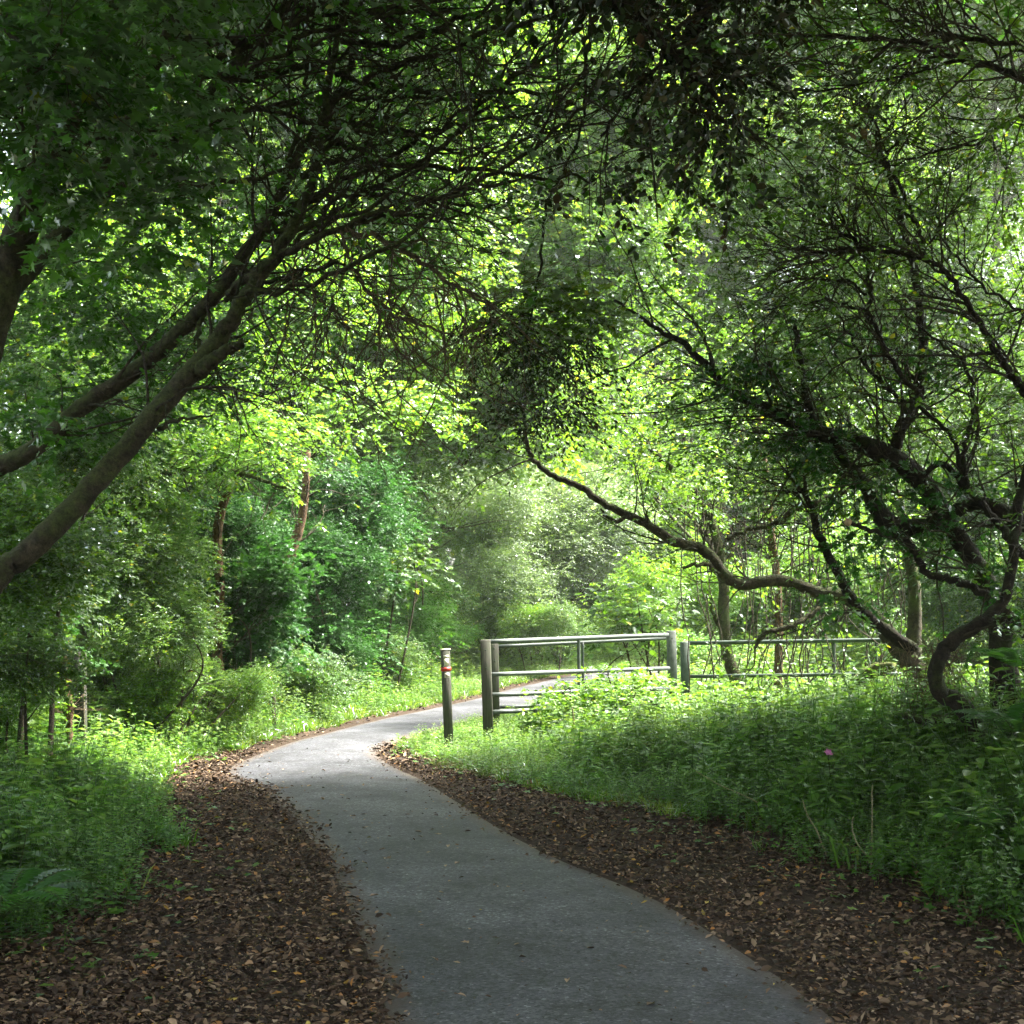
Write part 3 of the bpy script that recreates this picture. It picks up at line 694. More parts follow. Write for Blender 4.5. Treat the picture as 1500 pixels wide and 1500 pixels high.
# --- snaking stem at the foot of the right bank
def stemtree(name, label, rows, bark='bark_dark', ws=.8, cat='tree', tw_args=None, extra=(), crown=(), leaf='mid_leaf', per=2, lsize=.045):
    D = rows[0][2]; return (lambda r: finish(r[0], r[1], r[2], leaf, per, lsize, 'oval', 5, .5) or r[0])(tree(name, tuple(P(rows[0][0], rows[0][1], D)), label, cat, [('trunk', rows, tw_args)] + list(extra), bark, crown, ws=ws))
stemtree('crooked_stem', 'black S-shaped crooked stem rising from the bank at the lower right', 
    [(1440,1110,9.6,44),(1428,1065,9.6,36),(1405,1030,9.6,33),(1375,1012,9.6,30),(1372,975,9.6,28),(1395,940,9.6,27),(1435,912,9.6,24),(1470,880,9.6,21),(1484,820,9.6,19),(1490,760,9.6,18),(1505,690,9.6,18),(1540,600,9.6,16)], tw_args=dict(TW, n=12, length=.6, tmin=.4))
# --- long pale limb reaching over the gate
stemtree('reaching_tree', 'tree whose long pale bare limb reaches left above the gate', 
    [(1370,1010,13.2,40),(1325,960,13.2,36),(1280,905,13.2,30),(1235,873,13.2,25),(1200,868,13.2,22),(1145,850,13.2,21),(1090,856,13.2,21),(1062,842,13.2,21),(1032,806,13.2,20),(990,794,13.2,18),(945,767,13.2,16),(890,740,13.2,14),(848,712,13.2,12),(800,690,13.2,10),(775,662,13.1,8),(768,610,13,6),(772,560,13,4)], 'bark_pale',
    tw_args=dict(TW, n=30, length=.8, tmin=.35, up=.25), extra=[
    ('branch', [(1060,845,13.2,10),(1030,826,13.1,8),(1000,832,13,5)], None),
    ('branch', [(915,755,13.2,8),(905,765,13.1,8),(892,758,13,7),(880,745,13,4)], None),
    ('branch', [(1210,872,13.2,10),(1190,900,13.1,11),(1150,920,13,10),(1120,928,13,9),(1105,950,13,6)], dict(TW, n=6, length=.5)),
    ('branch', [(1065,790,13.4,8),(1100,775,13.4,8),(1140,765,13.4,11),(1165,745,13.3,13),(1200,735,13.3,12),(1240,720,13.3,10)], dict(TW, n=6, length=.5)),
    ], crown=[(E(900,640,14.0,130,60,.9), 1800, .05, 'oval', dict(sub=.25)), (E(1000,690,14.3,120,60,.9), 1600, .05, 'oval', dict(sub=.25))], leaf='bright_leaf')
stemtree('slender_tree', 'slender curving tree with a mossy foot behind the right-hand gate', 
    [(1095,1050,19,34),(1080,1000,19,26),(1066,960,19,22),(1060,900,19,20),(1060,850,19,19),(1050,790,19,17),(1030,740,19,16),(1000,700,19,14),(960,665,19,12),(915,610,19,9),(880,560,19,7)], 'bark', tw_args=dict(TW, n=34, length=1.4, r0=.014, tmin=.35), extra=[
    ('branch', [(1060,930,19,8),(1045,900,19,6),(1035,860,19,4)], None)],
    crown=[(E(980,590,19,170,110,1.3), 5200, .065, 'quad', dict(sub=.4))], leaf='bright_leaf')
stemtree('straight_tree', 'straight brown-stemmed tree rising behind the middle of the right-hand gate', 
    [(1143,1060,19.5,20),(1140,1000,19.5,17),(1141,930,19.5,15),(1139,860,19.5,14),(1130,780,19.5,13),(1120,690,19.5,12),(1110,600,19.5,9)], 'bark_brown', tw_args=dict(TW, n=30, length=1.3, r0=.013, tmin=.4),
    crown=[(E(1150,640,20,170,110,1.4), 4800, .065, 'quad', dict(sub=.4)), (E(1240,760,19,110,70,1.2), 3200, .06, 'quad', dict(sub=.35))], leaf='bright_leaf')
stemtree('mossy_tree', 'mossy yellow-green trunk half hidden behind the twisted tree', 
    [(1338,970,14.5,32),(1340,900,14.5,25),(1338,850,14.5,22),(1330,800,14.5,19),(1318,740,14.5,15),(1300,680,14.5,10)], 'bark', tw_args=dict(TW, n=6, length=.5))
# mossy log
t = empty('fallen_log', tuple(P(1200, 1025, 14.5)), 'mossy fallen log lying on the bank behind the right-hand gate', 'log')
pts, rad = limb([(1130,1034,15,16),(1165,1036,14.8,20),(1205,1030,14.5,22),(1240,1012,14.2,20),(1275,985,14,18),(1310,975,13.8,14)]); mb = MB(); mb.tube(pts, rad, 10, .15); mb.build('log', M['moss_log'], t, smooth=True)
t = empty('fallen_log', tuple(P(1370, 1050, 9.9)), 'short dead log lying behind the crooked black stem', 'log')
pts, rad = limb([(1325,1046,10,10),(1345,1055,10,13),(1380,1052,10,13),(1420,1048,10,11)]); mb = MB(); mb.tube(pts, rad, 9, .15); mb.build('log', M['bark'], t, smooth=True)

# --- hanging evergreen clump and dark evergreen boughs
root, ends, cl = tree('evergreen_oak', base_at(760, -2.5), 'evergreen tree whose dark leathery boughs hang from above the path', limbs=[
    ('trunk', [(750+4600, 885+2000, 4.0, 90*1), (750+3400, 600, 4.6, 120), (2400, -700, 5.4, 90), (1700, -500, 6.4, 60), (1200, -200, 7.0, 26), (1000, 60, 7.2, 12)], None),
    ('branch', [(1180,-250,7,22),(900,-40,7,14),(935,20,7,13),(970,60,7,12),(1010,100,7,9),(1060,150,7,7),(1115,210,7,4)], dict(TW, n=22, length=.7)),
    ('branch', [(1200,-200,7.2,20),(1100,-60,7.2,9),(1040,10,7.2,7),(1010,70,7.2,6),(930,130,7.3,5),(880,200,7.4,4)], dict(TW, n=18, length=.7)),
    ('branch', [(1180,-250,7.2,20),(900,-80,8.2,7),(860,80,8.8,5),(850,200,8.9,4),(800,300,9,4),(790,400,9,4),(765,520,9,3)], None),
], bark='bark_dark')
for px, py, D, rx, ry, n, sz in [(1000,60,7.2,120,80,560,.050),(1050,140,7.0,80,60,420,.050),(930,210,7.8,50,70,200,.050),(980,-120,6.6,240,80,900,.07)]:
    c, r = E(px, py, D, rx, ry, .5); blob(cl, c, r, n, sz, 'oval', sub=.2, upness=.2, droop=.9)
for px, py, D, rx, ry, n, sz in [(765,500,9,95,60,2300,.06),(790,575,9,75,60,1500,.058),(755,630,9.1,45,55,600,.055)]:
    c, r = E(px, py, D, rx, ry, .4); blob(cl, c, r, int(n * .8), sz * .85, 'narrow', sub=.16, upness=.1, droop=1.0)
finish(root, ends, cl, 'holly_leaf', 3, .06, 'oval', 5, .6)
t = empty('ivy_clump', tuple(P(805, 470, 9.2)), 'fresh bright green leafy clump growing on top of the dark hanging bough', 'ivy')
l = Leaves(); c, r = E(800,458,9.2,85,50,.35); blob(l, c, r, 2300, .05, 'lobed', sub=.15); l.build('leaves', M['bright_leaf'], t, 'stuff')

# --- canopy trees around the viewpoint: they shade the foreground
CANOPY = [(-5.5, 3, 'ash tree left of the near path with a dim high crown', 'ash_tree'), (6.5, 5, 'ash tree right of the near path with a dim high crown', 'ash_tree'),
          (-6, -5, 'tall tree behind the viewpoint on the left verge', 'ash_tree'), (6, -6, 'tall tree behind the viewpoint on the right verge', 'ash_tree'),
          (-7.5, 10.4, 'tall tree standing in the dark thicket at the far left', 'ash_tree'), (8.5, 9.0, 'tall tree beyond the twisted tree at the far right', 'ash_tree'),
          (13.5, 3.2, 'unseen tree added on the right to shade the near bank', 'ash_tree'), (13.5, 8.2, 'unseen tree added on the right to shade beyond the near bank', 'ash_tree')]  # both added out of view to block sun coming from the right
for i, (x, y, lab, nm) in enumerate(CANOPY):
    z = gz(x, y); root = empty(nm, (x, y, z), lab, 'tree')
    pts = crom([(x, y, z - .2), (x*.98, y, 2.0), (x*.9, y+.2, 4.0), (x*.72, y+.4, 5.8), (x*.5, y+.3, 9.0)], 6); mb = MB(); mb.tube(pts, np.linspace(.19, .05, len(pts)), 10, .1); mb.build('trunk', M['bark'], root, smooth=True)
    tw = MB(); ends = []; grow(tw, pts, np.linspace(.19, .05, len(pts)), 12, 2.8, .035, 2, 5, 1.1, .2, 8, .3, ends, .45); tw.build('branches', M['bark'], root, 'stuff')
    cl = Leaves(); cx = x * (.45 if x < 12 else .72)
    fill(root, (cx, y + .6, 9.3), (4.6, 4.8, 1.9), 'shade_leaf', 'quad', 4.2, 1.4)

def shrub(name, label, spec, leaf, cat='bush', stems=2, stem_mat='twig', group=None, kw=None, twigs=True, bough=True, dens=1.0, bs=None):
    """spec: list of (ellipsoid, n, size, shape)"""
    c0 = spec[0][0][0]; x, y = c0[0], c0[1]; z = gz(x, y)
    root = empty(name, (x, y, z), label, cat, group)
    mb = MB()
    for (c, r), n, s, shp in spec:
        for q in range(stems):
            e = c + rdir(1)[0] * r * .75; st = np.array([x + R.randn() * r[0] * .25, y + R.randn() * r[1] * .2, z - .1])
            mid = st * .45 + e * .55 + np.array([0, 0, .15 * (e[2]-z)]); pts = crom([st, mid + R.normal(size=3) * .15, e], 6)
            rr = np.linspace(.012 + .005 * max(0, e[2] - z), .005, len(pts)); mb.tube(pts, rr, 5, .08)
            if twigs: grow(mb, pts, rr, 5, .5 * r[0], .008, 1, 3, 1.0, .1, 5, .35, None, .3)
    mb.build('stems', M[stem_mat], root, 'stuff')
    if bough:
        for (c, r), n, s, shp in spec: fill(root, c, r, leaf, shp, dens, bs)
    else:
        cl = Leaves()
        for (c, r), n, s, shp in spec: blob(cl, c, r, n, s, shp, **(kw or {}))
        cl.build('foliage', M[leaf], root)
    return root

# --- left wall of shrubs and ivy, near to far
shrub('hazel_bush', 'dim green bush below the leaning trunks at the far left edge', [(E(20,800,11,190,150,1.0), 9000, .055, 'oval'), (E(10,960,10,120,90,.8), 3500, .055, 'oval'), (E(80,640,12,170,110,1.0), 1, 1, 'quad'), (E(-40,900,17,170,130,1.3), 1, 1, 'quad'), (E(0,1030,11.5,60,50,.6), 1, 1, 'oval')], 'mid_leaf')
shrub('hazel_bush', 'grey-green small-leaved bush behind the old wooden post on the left', [(E(190,840,15,150,130,1.2), 12000, .055, 'quad'), (E(230,930,14.5,110,60,.9), 4500, .05, 'quad'), (E(150,985,15.2,100,60,.7), 1, 1, 'quad'), (E(280,1000,15.2,80,38,.6), 1, 1, 'quad'), (E(180,720,16,170,90,1.2), 1, 1, 'quad')], 'mid_leaf')
shrub('ivy_thicket', 'blue-green ivy thicket around the orange-brown trunk', [(E(345,860,17,100,130,1.2), 9000, .07, 'lobed'), (E(335,975,17,90,50,.9), 1, 1, 'lobed'), (E(345,740,17.6,120,80,1.2), 1, 1, 'quad')], 'ivy_leaf')
shrub('ivy_thicket', 'near-black ivy thicket right of the orange-brown trunk, above the grass verge', [(E(480,860,21,100,130,1.5), 9500, .075, 'quad'), (E(420,790,21,110,90,1.3), 5500, .075, 'quad'), (E(470,955,20.5,90,42,1.0), 1, 1, 'quad'), (E(500,740,22,110,80,1.3), 1, 1, 'quad')], 'ivy_leaf')
shrub('hawthorn_bush', 'dark leaning hawthorn thicket at the inside of the far bend', [(E(590,860,25,80,100,1.6), 7000, .08, 'quad'), (E(560,780,25,80,70,1.5), 4000, .08, 'quad'), (E(560,935,24.5,70,38,1.2), 1, 1, 'quad'), (E(650,925,28,60,36,1.2), 1, 1, 'quad')], 'shade_leaf')
stemtree('brown_tree', 'orange-brown bare trunk showing through the ivy on the left', [(322,1010,16.4,22),(318,930,16.4,18),(322,860,16.4,17),(318,790,16.4,18),(326,740,16.3,16),(345,690,16.2,12),(330,620,16.2,10)], 'bark_brown', tw_args=dict(TW, n=16, length=1.2, r0=.014))
stemtree('brown_tree', 'leaning grey-brown trunk among the dark ivy left of the marker post', [(385,960,19.5,22),(405,880,19.5,22),(430,800,19.5,20),(445,740,19.5,16),(450,660,19.5,12)], 'bark_brown', tw_args=dict(TW, n=16, length=1.2, r0=.014))
stemtree('curved_tree', 'pale curved trunk leaning right at the edge of the far thicket', [(570,930,26,14),(585,870,26,12),(605,835,26,12),(630,800,26,11),(650,770,26,7)], 'bark_pale', tw_args=dict(TW, n=14, length=1.4, r0=.014))
shrub('bramble_bush', 'low pale bramble mound on the left verge in front of the ivy', [(E(250,1015,14.8,100,48,.6), 1, 1, 'oval'), (E(330,1005,15.8,90,42,.6), 1, 1, 'quad')], 'bright_leaf', dens=1.3)
shrub('bramble_bush', 'dark low bramble left of the dead brown shrub', [(E(5,1085,12.6,60,55,.5), 1, 1, 'oval'), (E(-90,1060,12.2,120,90,.7), 1, 1, 'oval')], 'herb_leaf', dens=1.2)
shrub('bramble_bush', 'low green scrub at the foot of the near-black ivy', [(E(430,985,18.8,100,48,.7), 1, 1, 'quad'), (E(550,965,22.5,90,44,.8), 1, 1, 'quad')], 'mid_leaf', dens=1.3)
# lit boughs reaching out over the left verge
root, ends, cl = tree('field_maple', base_at(150, 16), 'field maple with sunlit yellow-green boughs left of the path', limbs=[
    ('trunk', [(120,1010,16,34),(140,860,16,30),(180,720,16,24),(230,600,16,20),(290,480,16,14),(330,380,16,9)], dict(TW, n=26, length=1.4, r0=.014, tmin=.3)),
    ('branch', [(180,720,16,14),(260,690,15.6,11),(340,690,15.2,8),(420,715,14.8,4)], dict(TW, n=22, length=.7)),
], crown=[
    (E(345,640,15.2,130,48,.9), 5200, .06, 'quad', dict(sub=.28, upness=1.6)),
    (E(230,660,15.6,130,55,1.0), 4200, .058, 'oval', dict(sub=.28)),
    (E(560,600,16.5,110,60,.9), 2600, .058, 'oval', dict(sub=.3)),
    (E(250,540,16.0,220,90,1.2), 7000, .055, 'quad', dict(sub=.34)),
    (E(150,380,16.5,240,120,1.2), 7000, .06, 'quad', dict(sub=.34)),
    (E(400,400,17.5,180,140,1.4), 8000, .06, 'quad', dict(sub=.34)),
])
finish(root, ends, cl, 'bright_leaf', 3, .05, 'oval', 5, .6)
root, ends, cl = tree('field_maple', base_at(470, 27.5), 'tall field maple behind the ivy thickets with drooping lime-green sprays', limbs=[
    ('trunk', [(480,960,27.5,30),(500,800,27.5,26),(530,640,27.5,20),(560,480,27.5,14),(580,330,27.5,9)], dict(TW, n=26, length=2.0, r0=.018, tmin=.25)),
    ('branch', [(530,640,27.5,12),(560,650,26,9),(600,690,25,6),(640,750,24.5,4)], dict(TW, n=14, length=1.0)),
], crown=[
    (E(600,690,25.5,55,90,1.0), 4800, .07, 'quad', dict(sub=.32)),
    (E(545,620,26.5,120,60,1.3), 4500, .075, 'quad', dict(bough='bright_leaf')),
    (E(560,490,27.5,180,90,1.8), 7000, .08, 'quad', dict(bough='bright_leaf')),
    (E(580,300,28,190,150,2.2), 10000, .085, 'quad', dict(bough='bright_leaf')),
    (E(560,90,28,220,150,2.2), 9000, .09, 'quad', dict(bough='bright_leaf')),
])
finish(root, ends, cl, 'bright_leaf', 3, .06, 'quad', 5, .6)
shrub('maple_sapling', 'grey-green sapling with lobed leaves hanging beside the dark far thicket', [(E(575,815,22,42,50,.6), 1500, .085, 'lobed')], 'mid_leaf', bough=False)

shrub('tall_hedge', 'tall dark hedge closing the view behind the leaning trunks', [(E(60,760,24,260,200,2.0), 1, 1, 'quad'), (E(60,480,25,260,200,2.0), 1, 1, 'quad')], 'mid_leaf')
shrub('tall_hedge', 'tall dark hedge behind the orange-brown trunk', [(E(360,800,28,200,180,2.2), 1, 1, 'quad'), (E(340,560,29,220,190,2.2), 1, 1, 'quad')], 'shade_leaf')
# --- background beyond the bend
shrub('willow_bush', 'broad pale silvery willow filling the end of the path', [(E(770,770,34,170,80,2.6), 18000, .085, 'narrow'), (E(870,790,33,110,90,2.2), 8000, .085, 'narrow'), (E(720,720,35,140,60,2.0), 1, 1, 'narrow'), (E(860,715,35,90,50,1.6), 1, 1, 'narrow'), (E(700,850,32,110,70,2.2), 8000, .085, 'narrow')], 'pale_leaf', stems=7, stem_mat='bark_pale', kw=dict(sub=.45, k=11))
shrub('hawthorn_bush', 'mid-green bush under the left side of the silvery willow', [(E(640,890,29,70,55,1.6), 5500, .08, 'quad'), (E(740,900,32,80,45,1.6), 5000, .08, 'quad')], 'bright_leaf')
shrub('bramble_bush', 'yellow-green bramble mound just above the left part of the gate', [(E(800,915,30,90,45,1.5), 5000, .075, 'quad')], 'bright_leaf')
BG = [
    ('light green tree just beyond the bend, above the marker post', [(690,400,32,120,150,1.8), (720,140,33,170,150,2), (760,530,26,110,75,1.0), (690,625,26,70,45,.8)], 'bright_leaf', 1.0),
    ('light green tree beyond the gate, right of the hanging dark clump', [(870,390,31,120,120,1.5), (900,150,32,160,150,2), (800,560,30,110,80,1.0)], 'bright_leaf', 1.0),
    ('background tree behind the leaning trunks at the upper left', [(200,420,36,220,170,3), (190,180,36,230,180,3.5)], 'mid_leaf', 1.0),
    ('background tree seen through the twigs at the upper left centre', [(420,300,40,180,180,3), (430,60,40,220,170,3.5)], 'mid_leaf', 1.0),  # label, ellipsoids, leaf, n scale
    ('tall tree in full leaf rising behind the silvery willow', [(830,560,53,190,150,3.5), (800,330,53,220,160,4)], 'bright_leaf', 1.0),
    ('tall tree behind the willow, right of the tallest one', [(1010,520,51,170,140,3.5), (1000,300,51,190,160,4)], 'bright_leaf', 1.0),
    ('background tree showing between the limbs of the twisted tree', [(1200,480,48,160,150,3.5), (1230,280,48,190,150,4)], 'bright_leaf', .9),
    ('background tree at the far right edge', [(1460,40,44,200,150,3.5), (1420,460,46,160,180,3.5), (1440,200,56,190,180,4)], 'mid_leaf', 1.0),
    ('background tree directly above the far bend', [(650,480,54,160,170,3.5), (640,240,54,210,180,4)], 'mid_leaf', 1.0),
    ('background tree high above the silvery willow', [(850,80,56,250,160,4), (1100,60,54,250,160,4)], 'mid_leaf', .9),
]
for i, (lab, els, leaf, sc) in enumerate(BG):
    x, D = (els[0][0] - CX) / F * els[0][2], els[0][2]; x = {0: -2.6, 1: 4.3}.get(i, x); z = gz(x, D); top = min(els, key=lambda e: e[1]); tp = P(top[0], top[1], top[2])
    root = empty('broadleaf_tree', (x, D, z), lab, 'tree')
    pts = crom([(x, D, z-.3), (x+R.randn()*.3, D, z+3), (.5*(x+tp[0]), D, .5*(z+tp[2])+1), tuple(tp)], 7); rr = np.linspace(.3 if i > 1 else .11, .07 if i > 1 else .03, len(pts))
    mb = MB(); mb.tube(pts, rr, 8, .1); mb.build('trunk', M['bark'], root, smooth=True)
    tw = MB(); grow(tw, pts, rr, 14, 3.5, .06, 2, 5, 1.0, .3, 7, .3, None, .3); tw.build('branches', M['bark'], root, 'stuff')
    cl = Leaves()
    for e in els: c, r = E(*e); fill(root, c, r, leaf, 'quad', 1.1, 1.5)
for lab, els, leaf in [
    ('far bushy edge of the clearing left of the silvery willow', [(520,700,46,230,170,3), (560,480,47,230,160,3)], 'bright_leaf'),
    ('far bushy edge of the clearing behind the silvery willow', [(820,700,48,230,170,3), (860,850,46,230,90,3)], 'pale_leaf'),
    ('far bushy edge of the clearing seen over the gate', [(1080,720,46,230,170,3), (1050,860,44,230,80,3)], 'bright_leaf'),
    ('far bushy edge of the clearing seen under the twisted tree', [(1330,720,42,230,190,3), (1330,880,40,230,80,3)], 'mid_leaf'),
    ('bushy thicket at the far right edge behind the twisted tree', [(1490,640,24,150,180,2), (1480,860,22,130,110,2)], 'mid_leaf')]:
    shrub('thicket', lab, [(E(*e), 1, 1, 'quad') for e in els], leaf, stems=3)
# sunny scrub behind the gates
shrub('elder_bush', 'sunlit elder bush behind the gate with broad bright leaves', [(E(940,880,26,80,70,1.5), 5200, .10, 'oval')], 'bright_leaf')
shrub('elder_bush', 'sunlit yellow-green bush filling the view over the right-hand gate', [(E(1080,880,28,110,90,2.0), 9500, .09, 'quad'), (E(1050,960,26,110,50,1.4), 4500, .085, 'quad')], 'bright_leaf')
shrub('elder_bush', 'sunlit bush behind the straight brown-stemmed tree', [(E(1210,860,27,110,110,1.8), 9500, .09, 'quad'), (E(1200,980,24,110,50,1.4), 4500, .085, 'quad')], 'bright_leaf')
shrub('hazel_bush', 'green bush behind the mossy stump at the far right', [(E(1390,800,24,130,150,1.8), 10000, .085, 'quad')], 'bright_leaf')
shrub('hazel_bush', 'bush between the silvery willow and the slender curving tree', [(E(960,760,36,110,80,2.2), 8000, .10, 'quad')], 'bright_leaf')
shrub('dogwood_sapling', 'broad-leaved dark green sapling standing just behind the gate', [(E(935,895,19.5,62,40,.5), 330, .13, 'oval'), (E(905,955,19,40,45,.4), 160, .12, 'oval')], 'mid_leaf', cat='sapling', stems=3, kw=dict(sub=.25, k=5, upness=2.0), bough=False)

# --- far wood all round, one mass
fw = Leaves()
N = 45000; ang = R.rand(N) * 2 * math.pi; rad_ = 52 + 26 * R.rand(N) ** .8
x = np.sin(ang) * rad_; y = 8 + np.cos(ang) * rad_; z = (19 + 3 * np.sin(ang * 9) + 2 * np.sin(ang * 23)) * R.rand(N) ** .85 + .9
front = (y > 30) & (np.abs(x) < .5 * y)
pos = np.stack([x, y, z], 1)
cell = np.sin(x*.9+3*np.sin(z*.5)) * np.cos(y*.8+z*.9); keep = (cell > -.45)
pos = pos[keep]; fw.add(pos, R.normal(size=(len(pos), 3)), R.normal(size=(len(pos), 3)) + [0, 0, .8], .55 * (.6 + .8 * R.rand(len(pos))), 'quad')
N = 30000; x = -14 + 28 * R.rand(N); x = np.sign(x) * (9 + np.abs(x) * .7); y = -22 + 62 * R.rand(N); z = R.rand(N) * 8.5
keep = ((np.abs(x) > .42 * y + 1.5)) & (np.sin(x*1.3+2*np.sin(z)) * np.cos(y*.9+z) > -.5)
pos = np.stack([x, y, z], 1)[keep]; fw.add(pos, R.normal(size=(len(pos), 3)), R.normal(size=(len(pos), 3)) + [0, 0, .8], .3 * (.6 + .8 * R.rand(len(pos))), 'quad')
tag(fw.build('distant_woodland', M['mid_leaf'], kind='stuff'), 'far-off leafy wood closing the view all round')

# ================================================================ GATES, POSTS
def zdir(h): return np.array([0, 0, h])
def lean_post(name, px_top, px_bot, y_top, y_bot, D, w, mat, label, yaw=0.0, dep=None, cat='post', bev=.006, sink=.35):
    top, bot = P(px_top, y_top, D), P(px_bot, y_bot, D)
    wm = w * D / F; dm = dep or wm
    root = empty(name, tuple(bot), label, cat)
    ax = unit(top - bot); xx = unit(np.array([math.cos(yaw), math.sin(yaw), 0]) - ax * np.dot(ax, [math.cos(yaw), math.sin(yaw), 0])); yy = np.cross(ax, xx)
    mb = MB(); mb.box((-wm/2, -dm/2, -sink), (wm/2, dm/2, np.linalg.norm(top - bot)), [xx, yy, ax], bot, bev); 
    return root, mb, top, bot, (xx, yy, ax)
# marker post
root, mb, top, bot, A = lean_post('marker_post', 652, 658, 952, 1100, 15.1, 12, M['wood'], 'short weathered marker post with a red band and pale plaques, leaning at the path edge', .25)
mb.build('post', M['wood'], root)
Hh = np.linalg.norm(top - bot); w = 12 * 15.1 / F
def on_post(part, lo, hi, mat):
    b_ = MB(); b_.box(lo, hi, A, bot); return b_.build(part, M[mat], root)
on_post('post_cap', (-w/2-.004, -w/2-.004, Hh+.0005), (w/2+.004, w/2+.004, Hh+.012), 'white')
on_post('reflector', (-.028, -w/2-.006, Hh-.175), (.024, -w/2-.0005, Hh-.10), 'cream')
on_post('red_band', (-w/2-.004, -w/2-.004, Hh-.240), (w/2+.004, w/2+.004, Hh-.195), 'red')
d = on_post('waymark_disc', (-.026, -w/2-.005, Hh-.312), (.026, -w/2-.0005, Hh-.26), 'white')
b_ = MB()   # small dark arrow-like emblem on the waymark
for lo, hi in (((-.018, -.012), (-.012, .012)), ((.012, -.018), (.017, .006)), ((-.012, .012), (.012, .017)), ((-.005, -.008), (.004, .006)), ((-.010, -.018), (.012, -.013))):
    b_.box((lo[0], -w/2-.008, Hh-.286+lo[1]), (hi[0], -w/2-.0055, Hh-.286+hi[1]), A, bot)
b_.build('waymark_symbol', M['ink'], root)
on_post('faded_sticker', (-.03, -w/2-.003, Hh-.088), (.03, -w/2-.0005, Hh-.058), 'cream')

# gate posts
def post(name, args, mat, bolts=(), label=''):
    r_, m_, top, bot, A = lean_post(name, *args, M[mat], label); m_.build('post', M[mat], r_)
    w = args[5] * args[4] / F
    for q in bolts:
        b2 = MB(); c = bot + A[2] * (np.linalg.norm(top-bot) - q) - A[1] * (w/2); b2.tube(np.array([c + A[1]*.004, c - A[1] * .012]), [.011, .010], 8); b2.build('bolt', M['dark_rail'], r_)
    return top, bot
post('gate_post', (711, 716, 937, 1096, 15.6, 15), 'wood', (.12, .33), 'square weathered timber post at the left end of the gate')
post('gate_post', (724, 727, 943, 1085, 17.2, 12), 'wood', (.06, .22), 'paler thinner post just behind the left end of the gate')
post('gate_post', (983, 987, 924, 1062, 17.6, 13), 'steel_post', (.10, .38), 'tall grey-green post at the right end of the gate')
post('gate_post', (1003, 1005, 940, 1060, 16.4, 12.5), 'dark_rail', (), 'shorter dark mossy post at the left end of the second gate')
def rails(root, rows, mat):
    for r in rows:
        nm, rr = r[0], r[1:]
        pts, rad = limb([x for x in rr], 8, 0); mb = MB(); mb.tube(pts, rad, 12); mb.build(nm, M[mat], root, smooth=False)
g1 = empty('field_gate', tuple(P(850, 1050, 16.6)), 'front grey metal gate of round rails between the timber post and the tall post', 'gate')
rails(g1, [('rail', (716,940,15.6,6.8),(978,930,17.5,6.2)), ('rail', (718,988,15.6,6.5),(980,979,17.5,6)),
           ('rail', (720,1018,15.6,7),(982,1008,17.5,6.5)), ('rail', (721,1043,15.6,6.5),(982,1032,17.5,6)),
           ('stile', (847.5,935,16.56,5),(848,985,16.56,5),(849,1042,16.56,5))], 'rail')
g2 = empty('field_gate', tuple(P(850, 1040, 18)), 'rear metal gate standing close behind the front one', 'gate')
rails(g2, [('rail', (727,947,17.2,5),(978,935,18.6,4.5)), ('rail', (729,1036,17.2,5),(978,1027,18.6,4.5)),
                      ('stile', (853.5,941,17.9,4),(854,990,17.9,4),(855,1034,17.9,4))], 'rail')
g3 = empty('field_gate', tuple(P(1140, 1030, 16)), 'dark green-grey metal gate half buried in plants on the right', 'gate')
rails(g3, [('rail', (1008,942,16.4,6),(1330,937,15.4,6)), ('rail', (1008,991,16.4,5.5),(1330,987,15.4,5.5)),
           ('rail', (1008,1030,16.4,5.5),(1330,1027,15.4,5.5)),
           ('stile', (1221,940,15.75,5),(1222,985,15.75,5),(1224,1028,15.75,5)), ('stile', (1283,940,15.55,4),(1284,985,15.55,4),(1285,1026,15.55,4))], 'dark_rail')
# old post on the left
r_, m_, top, bot, A = lean_post('wooden_post', 117, 119, 955, 1122, 12.9, 15, M['wood_dark'], 'old dark square post in the undergrowth on the left, ivy round its foot'); m_.build('post', M['wood_dark'], r_)
mb = MB(); mb.box((.048, -.058, 0), (.056, -.0535, 1.05), A, bot); mb.build('sunlit_edge', M['cream'] if False else M['straw'], r_)  # pale strip stands in for sunlight along the post's right edge
iv = Leaves(); blob(iv, bot + [0, -.05, .10], (.22, .16, .14), 260, .055, 'lobed', sub=.08); blob(iv, top + [-.02, 0, .05], (.25, .2, .25), 260, .06, 'lobed', sub=.1); iv.build('ivy', M['ivy_leaf'], r_, 'stuff')
# dead shrub beside it
pts, rad = limb([(85,1170,12.5,5),(98,1130,12.5,6),(100,1090,12.5,9),(102,1040,12.5,11),(98,990,12.5,9),(92,955,12.5,5)])
root = empty('dead_shrub', tuple(pts[0]), 'dead brown shrub stem with a burst of dry twigs beside the old post', 'shrub')
mb = MB(); mb.tube(pts, rad, 7, .15); mb.build('stem', M['bark_brown'], root); tw = MB()
for q in range(34):
    s = P(98 + R.randn()*3, 1044 + R.randn()*5, 12.5); d = rdir(1)[0]; d[2] = abs(d[2])*.5 - .1; tw.tube(np.array([s, s + d*.10 + [0,0,.03], s + d*(.18+.3*R.rand()) + [0, 0, R.rand()*.12]]), [.004, .003, .0016], 3, 0, False)
tw.build('twigs', M['dead_twig'], root, 'stuff')

